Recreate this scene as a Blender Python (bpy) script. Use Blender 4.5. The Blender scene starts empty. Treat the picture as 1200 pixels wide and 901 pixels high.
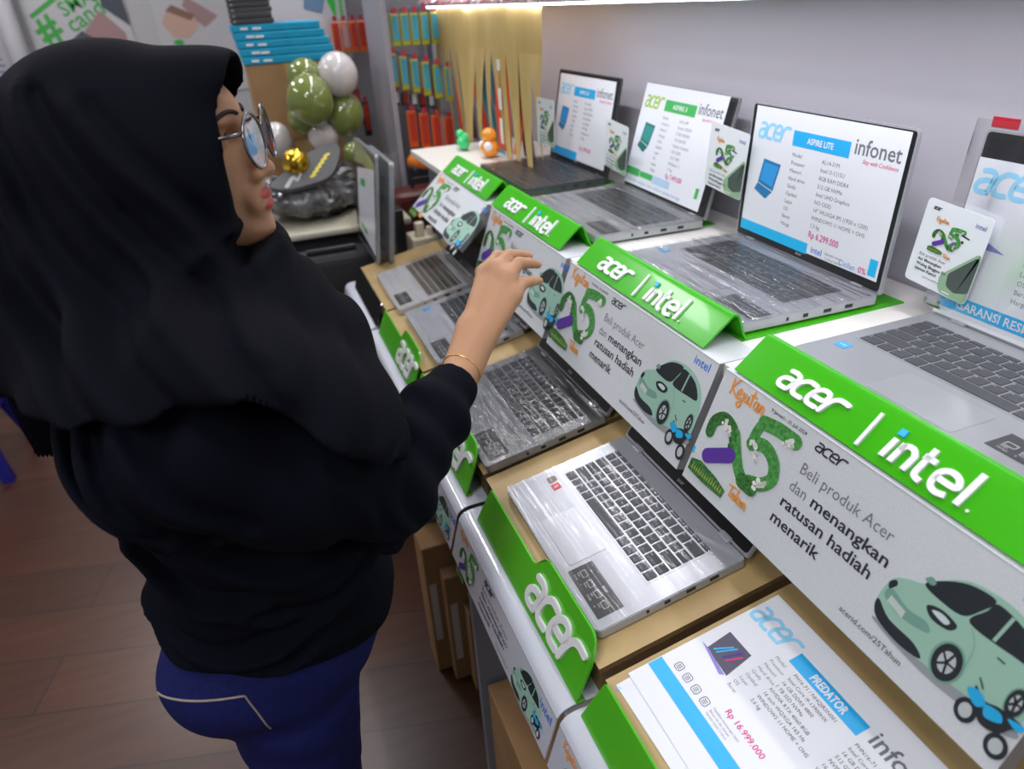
import bpy, bmesh, math, random
import numpy as np
from mathutils import Vector, Matrix
random.seed(7)
V = Vector
scene = bpy.context.scene
COL = scene.collection

# ------------------------------------------------------------------ materials
_mats = {}
def mat(name, color=(.5,.5,.5), rough=.5, metal=0., emit=None, estr=1., spec=.5, trans=0., alpha=1., coat=0., sheen=0.,
        noise=None, bump=None, ior=1.45, sss=0.):
    if name in _mats: return _mats[name]
    m = bpy.data.materials.new(name); m.use_nodes = True
    nt = m.node_tree; b = nt.nodes['Principled BSDF']
    b.inputs['Base Color'].default_value = (*color, 1)
    b.inputs['Roughness'].default_value = rough
    b.inputs['Metallic'].default_value = metal
    b.inputs['Specular IOR Level'].default_value = spec
    b.inputs['IOR'].default_value = ior
    b.inputs['Transmission Weight'].default_value = trans
    b.inputs['Alpha'].default_value = alpha
    b.inputs['Coat Weight'].default_value = coat
    b.inputs['Sheen Weight'].default_value = sheen
    if sss:
        b.inputs['Subsurface Weight'].default_value = sss
        b.inputs['Subsurface Radius'].default_value = (.01,.004,.002)
    if emit:
        b.inputs['Emission Color'].default_value = (*emit, 1)
        b.inputs['Emission Strength'].default_value = estr
    tc = None
    def coord():
        nonlocal tc
        if tc is None: tc = nt.nodes.new('ShaderNodeTexCoord')
        return tc.outputs['Object']
    if noise:      # (scale, amount, detail, second colour)
        sc, c2 = noise[0], noise[1]
        n = nt.nodes.new('ShaderNodeTexNoise'); n.inputs['Scale'].default_value = sc; n.inputs['Detail'].default_value = 6
        if len(noise) > 2:
            mp = nt.nodes.new('ShaderNodeMapping'); mp.inputs['Scale'].default_value = noise[2]
            nt.links.new(coord(), mp.inputs[0]); nt.links.new(mp.outputs[0], n.inputs['Vector'])
        else: nt.links.new(coord(), n.inputs['Vector'])
        r = nt.nodes.new('ShaderNodeValToRGB')
        r.color_ramp.elements[0].position = .35; r.color_ramp.elements[1].position = .65
        r.color_ramp.elements[0].color = (*color, 1); r.color_ramp.elements[1].color = (*c2, 1)
        nt.links.new(n.outputs[0], r.inputs[0]); nt.links.new(r.outputs[0], b.inputs['Base Color'])
    if bump:       # (scale, strength, distance, mapping scale)
        n = nt.nodes.new('ShaderNodeTexNoise'); n.inputs['Scale'].default_value = bump[0]; n.inputs['Detail'].default_value = 4
        if len(bump) > 3:
            mp = nt.nodes.new('ShaderNodeMapping'); mp.inputs['Scale'].default_value = bump[3]
            nt.links.new(coord(), mp.inputs[0]); nt.links.new(mp.outputs[0], n.inputs['Vector'])
        else: nt.links.new(coord(), n.inputs['Vector'])
        bp = nt.nodes.new('ShaderNodeBump'); bp.inputs['Strength'].default_value = bump[1]; bp.inputs['Distance'].default_value = bump[2]
        nt.links.new(n.outputs[0], bp.inputs['Height']); nt.links.new(bp.outputs[0], b.inputs['Normal'])
    _mats[name] = m
    return m

def film_mat(name, scale=(30,30,30), strength=.8, dist=.004, rough=.08, fac=1.0, tint=(1,1,1), base=.035):
    """thin clear crinkled plastic: transparent with a Fresnel-weighted gloss"""
    if name in _mats: return _mats[name]
    m = bpy.data.materials.new(name); m.use_nodes = True; nt = m.node_tree
    nt.nodes.remove(nt.nodes['Principled BSDF']); out = nt.nodes['Material Output']
    tr = nt.nodes.new('ShaderNodeBsdfTransparent'); tr.inputs[0].default_value = (*[c*.97 for c in tint], 1)
    gl = nt.nodes.new('ShaderNodeBsdfGlossy'); gl.inputs['Roughness'].default_value = rough
    tc = nt.nodes.new('ShaderNodeTexCoord'); mp = nt.nodes.new('ShaderNodeMapping'); mp.inputs['Scale'].default_value = scale
    n = nt.nodes.new('ShaderNodeTexNoise'); n.inputs['Scale'].default_value = 1.; n.inputs['Detail'].default_value = 3
    n.inputs['Distortion'].default_value = .6
    nt.links.new(tc.outputs['Object'], mp.inputs[0]); nt.links.new(mp.outputs[0], n.inputs['Vector'])
    bp = nt.nodes.new('ShaderNodeBump'); bp.inputs['Strength'].default_value = strength; bp.inputs['Distance'].default_value = dist
    nt.links.new(n.outputs[0], bp.inputs['Height'])
    lw = nt.nodes.new('ShaderNodeFresnel'); lw.inputs['IOR'].default_value = 1.5
    nt.links.new(bp.outputs[0], lw.inputs['Normal']); nt.links.new(bp.outputs[0], gl.inputs['Normal'])
    ma = nt.nodes.new('ShaderNodeMath'); ma.operation = 'MULTIPLY_ADD'; ma.inputs[1].default_value = fac; ma.inputs[2].default_value = base
    ma.use_clamp = True
    nt.links.new(lw.outputs[0], ma.inputs[0])
    mx = nt.nodes.new('ShaderNodeMixShader')
    nt.links.new(ma.outputs[0], mx.inputs[0]); nt.links.new(tr.outputs[0], mx.inputs[1]); nt.links.new(gl.outputs[0], mx.inputs[2])
    nt.links.new(mx.outputs[0], out.inputs[0])
    _mats[name] = m
    return m

# ------------------------------------------------------------------ mesh builder
class MB:
    def __init__(s): s.v=[]; s.f=[]; s.m=[]; s.mats=[]
    def mi(s, m):
        if m not in s.mats: s.mats.append(m)
        return s.mats.index(m)
    def add(s, vs, fs, m):
        k=len(s.v); i=s.mi(m)
        s.v += [tuple(v) for v in vs]
        for f in fs: s.f.append(tuple(k+a for a in f)); s.m.append(i)
        return s
    def box(s, lo, hi, m, bev=0., M=None, seg=2):
        bm=bmesh.new(); bmesh.ops.create_cube(bm,size=1)
        for v in bm.verts:
            v.co=V([(lo[i]+hi[i])/2+v.co[i]*(hi[i]-lo[i]) for i in range(3)])
        if bev: bmesh.ops.bevel(bm,geom=bm.edges[:],offset=bev,segments=seg,affect='EDGES',profile=.5)
        return s.bm(bm,m,M)
    def bm(s,bm,m,M=None):
        bm.verts.ensure_lookup_table(); bm.verts.index_update()
        vs=[(M@v.co if M else v.co.copy()) for v in bm.verts]
        s.add(vs,[[v.index for v in f.verts] for f in bm.faces],m); bm.free(); return s
    def prism(s, pts, h0, h1, fn, m, bev=0):
        """polygon pts (2D) extruded from h0 to h1; fn(a,b,h)->world"""
        n=len(pts)
        ar=sum(pts[i][0]*pts[(i+1)%n][1]-pts[(i+1)%n][0]*pts[i][1] for i in range(n))
        if ar<0: pts=pts[::-1]
        vs=[fn(a,b,h0) for a,b in pts]+[fn(a,b,h1) for a,b in pts]
        fs=[[i,(i+1)%n,n+(i+1)%n,n+i] for i in range(n)]+[list(range(n,2*n)),list(range(n))[::-1]]
        return s.add(vs,fs,m)
    def poly(s, pts, h, fn, m):
        return s.add([fn(a,b,h) for a,b in pts],[list(range(len(pts)))],m)
    def tube(s, pts, r, m, n=10, cap=True):
        pts=[V(p) for p in pts]; rr=r if isinstance(r,(list,tuple)) else [r]*len(pts)
        vs=[];fs=[]; up=None
        for i,p in enumerate(pts):
            d=(pts[min(i+1,len(pts)-1)]-pts[max(i-1,0)]).normalized()
            if up is None: up=V((0,0,1)) if abs(d.z)<.9 else V((1,0,0))
            sd=d.cross(up).normalized(); up=sd.cross(d).normalized()
            for k in range(n):
                a=2*math.pi*k/n; vs.append(p+(sd*math.cos(a)+up*math.sin(a))*rr[i])
        for i in range(len(pts)-1):
            for k in range(n):
                fs.append([i*n+k,i*n+(k+1)%n,(i+1)*n+(k+1)%n,(i+1)*n+k])
        if cap: fs+= [list(range(n))[::-1],[ (len(pts)-1)*n+k for k in range(n)]]
        return s.add(vs,fs,m)
    def ball(s, c, r, m, u=20, w=14, M=None):
        rr=r if isinstance(r,(list,tuple)) else (r,r,r)
        bm=bmesh.new(); bmesh.ops.create_uvsphere(bm,u_segments=u,v_segments=w,radius=1)
        for v in bm.verts:
            q=V([v.co[i]*rr[i] for i in range(3)])
            if M: q=M@q
            v.co=q+V(c)
        return s.bm(bm,m)
    def sheet(s, fn, nu, nv, m):
        vs=[fn(i/nu,j/nv) for j in range(nv+1) for i in range(nu+1)]
        fs=[[j*(nu+1)+i,j*(nu+1)+i+1,(j+1)*(nu+1)+i+1,(j+1)*(nu+1)+i] for j in range(nv) for i in range(nu)]
        return s.add(vs,fs,m)
    def build(s, name, parent=None, smooth=False, local=False, mods=None, auto=None):
        off=V((0,0,0))
        if parent is not None and not local: off=parent.matrix_world.translation
        me=bpy.data.meshes.new(name)
        me.from_pydata([tuple(V(v)-off) for v in s.v],[],s.f)
        for m in s.mats: me.materials.append(m)
        me.polygons.foreach_set('material_index',s.m)
        if smooth: me.polygons.foreach_set('use_smooth',[True]*len(me.polygons))
        me.update()
        if auto is not None:
            bm=bmesh.new(); bm.from_mesh(me)
            for e in bm.edges:
                e.smooth = not (len(e.link_faces)==2 and e.calc_face_angle(0)>auto)
            for f in bm.faces: f.smooth=True
            bm.to_mesh(me); bm.free()
        o=bpy.data.objects.new(name,me); COL.objects.link(o)
        if parent is not None: o.parent=parent
        return o

def tag(o,label=None,cat=None,group=None,kind=None):
    if label: o['label']=label
    if cat: o['category']=cat
    if group: o['group']=group
    if kind: o['kind']=kind
    return o
def thing(name,label,cat,loc=(0,0,0),group=None,rot=None):
    o=bpy.data.objects.new(name,None); COL.objects.link(o); o.empty_display_size=.02
    M=Matrix.Translation(V(loc))
    if rot is not None: M=M@rot.to_4x4()
    o.matrix_world=M
    return tag(o,label,cat,group)

class Frame:
    """flat patch of a surface: a runs right, b runs down, h stands off the surface"""
    def __init__(s,O,A,B,flip=1):
        s.O=V(O); s.A=V(A).normalized(); s.B=V(B).normalized(); s.N=s.B.cross(s.A).normalized()*flip
    def __call__(s,a,b,h=0.): return s.O+s.A*a+s.B*b+s.N*h

# ------------------------------------------------------------------ lettering
_glyph={}
def text_geo(txt,bold=0.):
    key=(txt,bold)
    if key not in _glyph:
        cu=bpy.data.curves.new('t','FONT'); cu.body=txt; cu.size=1.; cu.offset=bold; cu.resolution_u=2
        ob=bpy.data.objects.new('t',cu); COL.objects.link(ob)
        dg=bpy.context.evaluated_depsgraph_get(); dg.update()
        me=ob.evaluated_get(dg).to_mesh()
        vs=[v.co.copy() for v in me.vertices]; fs=[list(p.vertices) for p in me.polygons]
        ob.evaluated_get(dg).to_mesh_clear()
        bpy.data.objects.remove(ob); bpy.data.curves.remove(cu)
        w=max([v.x for v in vs],default=.5)
        _glyph[key]=(vs,fs,w)
    return _glyph[key]
def text(mb,fr,txt,a,b,size,m,h=.0004,width=None,shear=0.,bold=0.,angle=0.,stretch=1.,thick=0.):
    """b is the baseline; size is the em height"""
    vs,fs,w=text_geo(txt,bold)
    sx=size*stretch if width is None else width/max(w,1e-6)
    ca,sa=math.cos(angle),math.sin(angle)
    def P(v,hh):
        x=v.x*sx+v.y*size*shear; y=v.y*size
        return fr(a+x*ca+y*sa, b+x*sa-y*ca, hh)
    mb.add([P(v,h) for v in vs],fs,m)

def smooth_path(pts,n=6,closed=False):
    if len(pts)<3: return [tuple(p) for p in pts]
    out=[]
    P=[pts[0]]+list(pts)+[pts[-1]] if not closed else [pts[-1]]+list(pts)+[pts[0],pts[1]]
    for i in range(1,len(P)-2):
        p0,p1,p2,p3=P[i-1:i+3]
        for k in range(n):
            t=k/n
            out.append(tuple(.5*((2*p1[j])+(-p0[j]+p2[j])*t+(2*p0[j]-5*p1[j]+4*p2[j]-p3[j])*t*t+(-p0[j]+3*p1[j]-3*p2[j]+p3[j])*t**3) for j in range(len(p1))))
    out.append(tuple(P[-2]))
    return out
def ribbon(mb,fr,path,w,h0,h1,m,cap=True,tp=None):
    """thick stroke of width w along a 2D path, from h0 to h1 off the surface"""
    L=[];Rr=[]; n=len(path)
    for i,p in enumerate(path):
        q0=path[max(i-1,0)]; q1=path[min(i+1,n-1)]
        dx,dy=q1[0]-q0[0],q1[1]-q0[1]; l=math.hypot(dx,dy) or 1; nx,ny=-dy/l,dx/l
        ww=w/2*(tp(i/(n-1)) if tp else 1)
        L.append((p[0]+nx*ww,p[1]+ny*ww)); Rr.append((p[0]-nx*ww,p[1]-ny*ww))
    vs=[];fs=[]
    for (x,y) in L: vs+= [fr(x,y,h0),fr(x,y,h1)]
    o=len(vs)
    for (x,y) in Rr: vs+= [fr(x,y,h0),fr(x,y,h1)]
    for i in range(n-1):
        a,b=2*i,2*i+2
        fs+= [[a+1,b+1,o+b+1,o+a+1],[a,b,b+1,a+1],[o+b,o+a,o+a+1,o+b+1]]
    fs+=[[0,1,o+1,o],[2*n-2,o+2*n-2,o+2*n-1,2*n-1]]
    mb.add(vs,fs,m)
    if cap:
        for (x,y),k in ((path[0],0),(path[-1],n-1)):
            r=w/2*(tp(k/(n-1)) if tp else 1)*.999
            mb.prism([(x+r*math.cos(t*math.pi/6),y+r*math.sin(t*math.pi/6)) for t in range(12)],h0,h1*.99+h0*.01,fr,m)

ACER=[[(.12,1.),(.55,1.02),(.86,.88),(.9,.6),(.88,.0)],[(.86,.56),(.45,.58),(.14,.46),(.08,.2),(.3,.0),(.88,.0)],
      [(2.0,.98),(1.5,1.),(1.17,.75),(1.12,.35),(1.35,.02),(1.95,.0)],
      [(2.22,.5),(2.98,.5),(3.06,.8),(2.85,1.0),(2.5,1.0),(2.22,.78),(2.16,.35),(2.4,.02),(3.0,.0)],
      [(3.28,0.),(3.3,.5),(3.42,.85),(3.7,1.0),(4.2,.98)]]
def logo_acer(mb,fr,a,b,width,height,m,h0,h1,weight=.26,shear=.22,angle=0.):
    sx=width/(4.2+shear); 
    ca,sa=math.cos(angle),math.sin(angle)
    for st in ACER:
        p=smooth_path([((x+y*shear)*sx, -y*height) for x,y in st],5)
        p=[(a+x*ca-y*sa,b+x*sa+y*ca) for x,y in p]
        ribbon(mb,fr,p,weight*height,h0,h1,m)
def logo_intel(mb,fr,a,b,width,height,m,mdot,h0,h1,weight=.17):
    """height = ascender height of the l"""
    H=height; X=.62
    S=[[(.1,0),(.1,X)],[(.42,0),(.42,X)],[(.42,.4),(.5,X-.04),(.72,X-.01),(.86,X-.12),(.9,.4),(.9,0)],
       [(1.22,.92),(1.22,.2),(1.3,.04),(1.52,.0)],[(1.08,X),(1.5,X)],
       [(1.72,.33),(2.36,.33),(2.34,.5),(2.2,X-.02),(1.96,X),(1.76,.5),(1.72,.3),(1.8,.08),(2.02,-.01),(2.3,.05)],
       [(2.66,0),(2.66,1.0)]]
    sx=width/2.75
    for st in S:
        p=[(x*sx,-y*H) for x,y in st]
        if len(p)>2: p=smooth_path(p,4)
        ribbon(mb,fr,[(a+x,b+y) for x,y in p],weight*H,h0,h1,m,cap=False)
    d=weight*H*.62
    cx,cy=a+.1*sx,b-.84*H
    mb.prism([(cx-d,cy-d),(cx+d,cy-d),(cx+d,cy+d),(cx-d,cy+d)],h0,h1,fr,mdot)

# ------------------------------------------------------------------ palette
GREEN=mat('acrylic green',(.045,.40,.006),rough=.22,coat=.12,spec=.35)
WHITE=mat('white letter',(.78,.78,.80),rough=.35)
PRN=mat('printed card',(.56,.59,.62),rough=.36,coat=.35,noise=(700,(.64,.67,.70)),bump=(420,.22,.0008))
GREYSIDE=mat('card side',(.3,.3,.31),rough=.6)
INK=mat('ink',(.02,.022,.03),rough=.6)
INKS=mat('soft ink',(.16,.17,.19),rough=.7)
BLUE=mat('logo blue',(.02,.16,.62),rough=.5)
LBLUE=mat('dot blue',(.03,.42,.8),rough=.4)
CYAN=mat('cyan print',(.01,.45,.82),rough=.5)
PCYAN=mat('pale cyan print',(.28,.62,.86),rough=.5)
ORANGE=mat('orange script',(.75,.30,.06),rough=.6)
GRN1=mat('foliage dark',(.012,.07,.015),rough=.8,noise=(260,(.05,.22,.04)))
GRN2=mat('foliage mid',(.03,.17,.03),rough=.8,noise=(200,(.08,.33,.07)))
PURP=mat('purple print',(.09,.03,.30),rough=.6)
FLUFF=mat('white blossom',(.75,.76,.72),rough=.8)
MINT=mat('mint car paint print',(.30,.50,.40),rough=.5)
MINTD=mat('mint shade print',(.17,.33,.27),rough=.5)
DARKP=mat('dark print',(.02,.025,.03),rough=.5)
PAPER=mat('paper',(.72,.74,.80),rough=.55)
PAPERW=mat('tag card',(.74,.77,.82),rough=.3,coat=.5)
RED=mat('red print',(.65,.03,.06),rough=.5)
PINK=mat('pink print',(.62,.03,.22),rough=.5)
SILVER=mat('silver shell',(.43,.44,.48),rough=.26,metal=.3)
GREYM=mat('grey shell',(.30,.31,.33),rough=.35,metal=.5)
DKEY=mat('key',(.045,.048,.055),rough=.45)
LEG=mat('legend',(.55,.56,.58),rough=.6)
BLACKP=mat('black plastic',(.012,.012,.014),rough=.35)
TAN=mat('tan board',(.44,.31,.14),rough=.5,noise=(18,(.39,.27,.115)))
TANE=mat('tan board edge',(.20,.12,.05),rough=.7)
SHELFW=mat('white laminate',(.72,.70,.66),rough=.35)
SHELFG=mat('shelf grey',(.16,.17,.20),rough=.5)
CARDB=mat('cardboard',(.34,.20,.09),rough=.75,noise=(9,(.29,.165,.07)))
TAPE=mat('packing tape',(.42,.28,.12),rough=.15,coat=.8)
FILM=film_mat('cling film',(14,120,14),.9,.004,.10,1.0,base=.03)
FILM2=film_mat('clear bag',(40,40,40),1.,.006,.08,1.2,base=.03)
FILM3=film_mat('clear acrylic',(3,3,3),.1,.002,.03,1.5,base=.05)

# ------------------------------------------------------------------ distance-field sculpting
class Field:
    def __init__(s,lo,hi,h):
        s.lo=np.array(lo,float); s.h=h
        s.n=np.ceil((np.array(hi)-s.lo)/h).astype(int)+1
        s.ax=[(s.lo[i]+h*np.arange(s.n[i])).astype(np.float32) for i in range(3)]
        s.d=np.full(s.n,1.0,np.float32)
    def _win(s,lo,hi):
        a=np.clip(np.floor((np.array(lo)-s.lo)/s.h).astype(int),0,s.n); b=np.clip(np.ceil((np.array(hi)-s.lo)/s.h).astype(int)+1,0,s.n)
        sl=tuple(slice(a[i],b[i]) for i in range(3))
        X,Y,Z=np.meshgrid(s.ax[0][sl[0]],s.ax[1][sl[1]],s.ax[2][sl[2]],indexing='ij',sparse=True)
        return sl,X,Y,Z
    def put(s,fn,lo,hi,k=.02,op='u'):
        pad=max(k*2,.03); sl,X,Y,Z=s._win(np.array(lo)-pad,np.array(hi)+pad)
        if 0 in s.d[sl].shape: return s
        e=fn(X,Y,Z).astype(np.float32); d=s.d[sl]
        if op=='u':
            h=np.maximum(k-np.abs(d-e),0)/max(k,1e-6); s.d[sl]=np.minimum(d,e)-h*h*k*.25
        else:
            e=-e; h=np.maximum(k-np.abs(d-e),0)/max(k,1e-6); s.d[sl]=np.maximum(d,e)+h*h*k*.25
        return s
    def ell(s,c,r,k=.02,op='u',R=None):
        c=np.array(c,float); r=np.array(r if isinstance(r,(tuple,list)) else (r,)*3,float); m=r.max()
        def fn(X,Y,Z):
            x,y,z=X-c[0],Y-c[1],Z-c[2]
            if R is not None: x,y,z=[R[0][i]*x+R[1][i]*y+R[2][i]*z for i in range(3)]
            q=np.sqrt((x/r[0])**2+(y/r[1])**2+(z/r[2])**2); g=np.sqrt((x/r[0]**2)**2+(y/r[1]**2)**2+(z/r[2]**2)**2)+1e-6
            return q*(q-1)/g
        return s.put(fn,c-m,c+m,k,op)
    def cap(s,a,b,ra,rb,k=.02,op='u',sq=None):
        a=np.array(a,float); b=np.array(b,float); ab=b-a; L=float(ab@ab); m=max(ra,rb)
        def fn(X,Y,Z):
            x,y,z=X-a[0],Y-a[1],Z-a[2]
            t=np.clip((x*ab[0]+y*ab[1]+z*ab[2])/L,0,1)
            return np.sqrt((x-t*ab[0])**2+(y-t*ab[1])**2+(z-t*ab[2])**2)-(ra+(rb-ra)*t)
        return s.put(fn,np.minimum(a,b)-m,np.maximum(a,b)+m,k,op)
    def chain(s,pts,k=.01):
        for (a,ra),(b,rb) in zip(pts[:-1],pts[1:]): s.cap(a,b,ra,rb,k)
        return s
    def warp(s,fn,lo,hi):
        sl,X,Y,Z=s._win(lo,hi); s.d[sl]=s.d[sl]+fn(X,Y,Z).astype(np.float32); return s
    def mesh(s):
        d=s.d; n=d.shape; ins=d<0
        c=np.zeros((n[0]-1,n[1]-1,n[2]-1),np.int8)
        for i in (0,1):
            for j in (0,1):
                for k in (0,1): c+=ins[i:n[0]-1+i,j:n[1]-1+j,k:n[2]-1+k]
        act=np.argwhere((c>0)&(c<8)); idx=-np.ones(c.shape,np.int64); idx[tuple(act.T)]=np.arange(len(act))
        P=np.zeros((len(act),3)); W=np.zeros(len(act))
        cor=[(i,j,k) for i in (0,1) for j in (0,1) for k in (0,1)]
        val={q:d[act[:,0]+q[0],act[:,1]+q[1],act[:,2]+q[2]].astype(float) for q in cor}
        for a in cor:
            for ax in range(3):
                if a[ax]==0:
                    b=list(a); b[ax]=1; b=tuple(b); va,vb=val[a],val[b]; m=(va<0)!=(vb<0)
                    t=np.where(m,va/np.where(m,va-vb,1),0)
                    p=np.array(a,float)[None,:].repeat(len(act),0); p[:,ax]+=t
                    P[m]+=p[m]; W[m]+=1
        P=P/W[:,None]; verts=s.lo+(act+P)*s.h
        F=[]
        for ax in range(3):
            o=[0,0,0]; o[ax]=1
            A=ins[:n[0]-o[0],:n[1]-o[1],:n[2]-o[2]]; B=ins[o[0]:,o[1]:,o[2]:]
            e=np.argwhere(A!=B); u,v=[(1,2),(2,0),(0,1)][ax]
            e=e[(e[:,u]>0)&(e[:,v]>0)&(e[:,u]<n[u]-1)&(e[:,v]<n[v]-1)]
            q=[]
            for du,dv in ((1,1),(0,1),(0,0),(1,0)):
                w_=e.copy(); w_[:,u]-=du; w_[:,v]-=dv; q.append(idx[tuple(w_.T)])
            q=np.array(q).T; fl=A[tuple(e.T)]
            q[~fl]=q[~fl][:,::-1]; F.append(q)
        return verts,np.concatenate(F)
def field_obj(name,fd,mats,parent,matfn=None,relax=1):
    v,f=fd.mesh()
    # light relaxation
    for _ in range(relax):
        acc=np.zeros_like(v); cnt=np.zeros(len(v))
        for a,b in ((0,1),(1,2),(2,3),(3,0)):
            np.add.at(acc,f[:,a],v[f[:,b]]); np.add.at(cnt,f[:,a],1); np.add.at(acc,f[:,b],v[f[:,a]]); np.add.at(cnt,f[:,b],1)
        v=v*.5+.5*acc/np.maximum(cnt,1)[:,None]
    off=np.array(parent.matrix_world.translation)
    me=bpy.data.meshes.new(name); me.from_pydata((v-off).tolist(),[],f.tolist())
    for m in mats: me.materials.append(m)
    if matfn is not None:
        c=v[f].mean(1); me.polygons.foreach_set('material_index',matfn(c).astype(np.int32))
    me.polygons.foreach_set('use_smooth',[True]*len(me.polygons)); me.update()
    o=bpy.data.objects.new(name,me); COL.objects.link(o); o.parent=parent
    return o

# ================================================================== camera
cam=bpy.data.cameras.new('camera'); camo=bpy.data.objects.new('camera',cam); COL.objects.link(camo)
yaw,pitch,roll=[math.radians(v) for v in (19.48,29.26,-3.27)]
fwd=V((math.sin(yaw)*math.cos(pitch),math.cos(yaw)*math.cos(pitch),-math.sin(pitch)))
rgt=V((math.cos(yaw),-math.sin(yaw),0)); upv=rgt.cross(fwd)
r2=rgt*math.cos(roll)+upv*math.sin(roll); u2=-rgt*math.sin(roll)+upv*math.cos(roll)
Mc=Matrix((r2,u2,-fwd)).transposed().to_4x4(); Mc.translation=V((0,0,1.6)); camo.matrix_world=Mc
cam.sensor_width=36; cam.lens=24.294; cam.clip_start=.02
cam.dof.use_dof=True; cam.dof.focus_distance=.93; cam.dof.aperture_fstop=4.0
scene.camera=camo

# ================================================================== room
XW=.975
def struct(name,mb,parent=None,**k): o=mb.build(name,parent,**k); o['kind']='structure'; return o
def slab(name,lo,hi,m): return struct(name,MB().box(lo,hi,m))
FLOORM=bpy.data.materials.new('wood floor'); FLOORM.use_nodes=True
nt=FLOORM.node_tree; b=nt.nodes['Principled BSDF']
tc=nt.nodes.new('ShaderNodeTexCoord'); mp=nt.nodes.new('ShaderNodeMapping'); mp.inputs['Rotation'].default_value=(0,0,math.radians(14))
br=nt.nodes.new('ShaderNodeTexBrick'); br.inputs['Scale'].default_value=1.; br.inputs['Brick Width'].default_value=1.2; br.inputs['Row Height'].default_value=.19
br.inputs['Mortar Size'].default_value=.0025; br.inputs['Color1'].default_value=(.080,.028,.013,1); br.inputs['Color2'].default_value=(.050,.018,.009,1); br.inputs['Mortar'].default_value=(.022,.010,.007,1)
br.inputs['Bias'].default_value=0
nz=nt.nodes.new('ShaderNodeTexNoise'); nz.inputs['Scale'].default_value=6; nz.inputs['Detail'].default_value=8
mp2=nt.nodes.new('ShaderNodeMapping'); mp2.inputs['Rotation'].default_value=(0,0,math.radians(14)); mp2.inputs['Scale'].default_value=(.6,6,1)
mx=nt.nodes.new('ShaderNodeMixRGB'); mx.blend_type='OVERLAY'; mx.inputs[0].default_value=.55
L=nt.links.new
L(tc.outputs['Object'],mp.inputs[0]); L(mp.outputs[0],br.inputs['Vector']); L(tc.outputs['Object'],mp2.inputs[0]); L(mp2.outputs[0],nz.inputs['Vector'])
L(br.outputs[0],mx.inputs[1]); L(nz.outputs[0],mx.inputs[2]); L(mx.outputs[0],b.inputs['Base Color'])
b.inputs['Roughness'].default_value=.33
WALL=mat('wall paint',(.42,.41,.42),rough=.6)
WALLR=mat('display wall panel',(.50,.48,.53),rough=.45)
CEIL=mat('ceiling paint',(.6,.6,.6),rough=.8)
slab('floor',(-3.6,-2.2,-.05),(1.2,5.4,0),FLOORM)
slab('wall_right',(XW,-2.2,0),(XW+.1,5.4,2.9),WALLR)
slab('wall_back',(-3.6,5.2,0),(1.2,5.3,2.9),WALL)
slab('wall_left',(-3.6,-2.2,0),(-3.5,5.4,2.9),WALL)
slab('wall_front',(-3.6,-2.2,0),(1.2,-2.1,2.9),WALL)
slab('ceiling',(-3.6,-2.2,2.9),(1.2,5.4,2.95),CEIL)
slab('baseboard_back',(-3.5,5.17,0),(XW,5.2,.35),mat('dark skirting',(.05,.03,.03),rough=.5))

# ================================================================== display fixture
fix=thing('display_counter','long white two-tier display counter carrying the rows of laptops','display counter',(.6,.9,0))
MB().box((.228,-.35,.78),(.62,2.45,.80),SHELFW,.003).build('lower_shelf',fix)
MB().box((.60,-.35,.80),(.615,2.45,1.137),SHELFG).build('riser_panel',fix)
MB().box((.543,-.35,1.137),(.97,2.45,1.156),SHELFW,.002).build('upper_shelf',fix)
for y in (-.3,.895,1.38,2.4):
    MB().box((.214,y,0.0),(.95,y+.02,.78),SHELFG,.001).build('support_panel',fix)
MB().box((.95,-.35,0),(.965,2.45,1.137),SHELFG).build('back_panel',fix)
# overhead shelf
ov=thing('overhead_shelf','white shelf above the upper laptops with a lit front edge','shelf',(.85,.8,1.583))
MB().box((.75,-.7,1.583),(.974,2.84,1.603),WHITE,.002).build('board',ov)
LED=mat('led strip',(.8,.8,.8),emit=(.93,.93,1.),estr=7.)
MB().box((.752,-.7,1.5785),(.758,2.84,1.583),LED).build('led_strip',ov)

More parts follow.
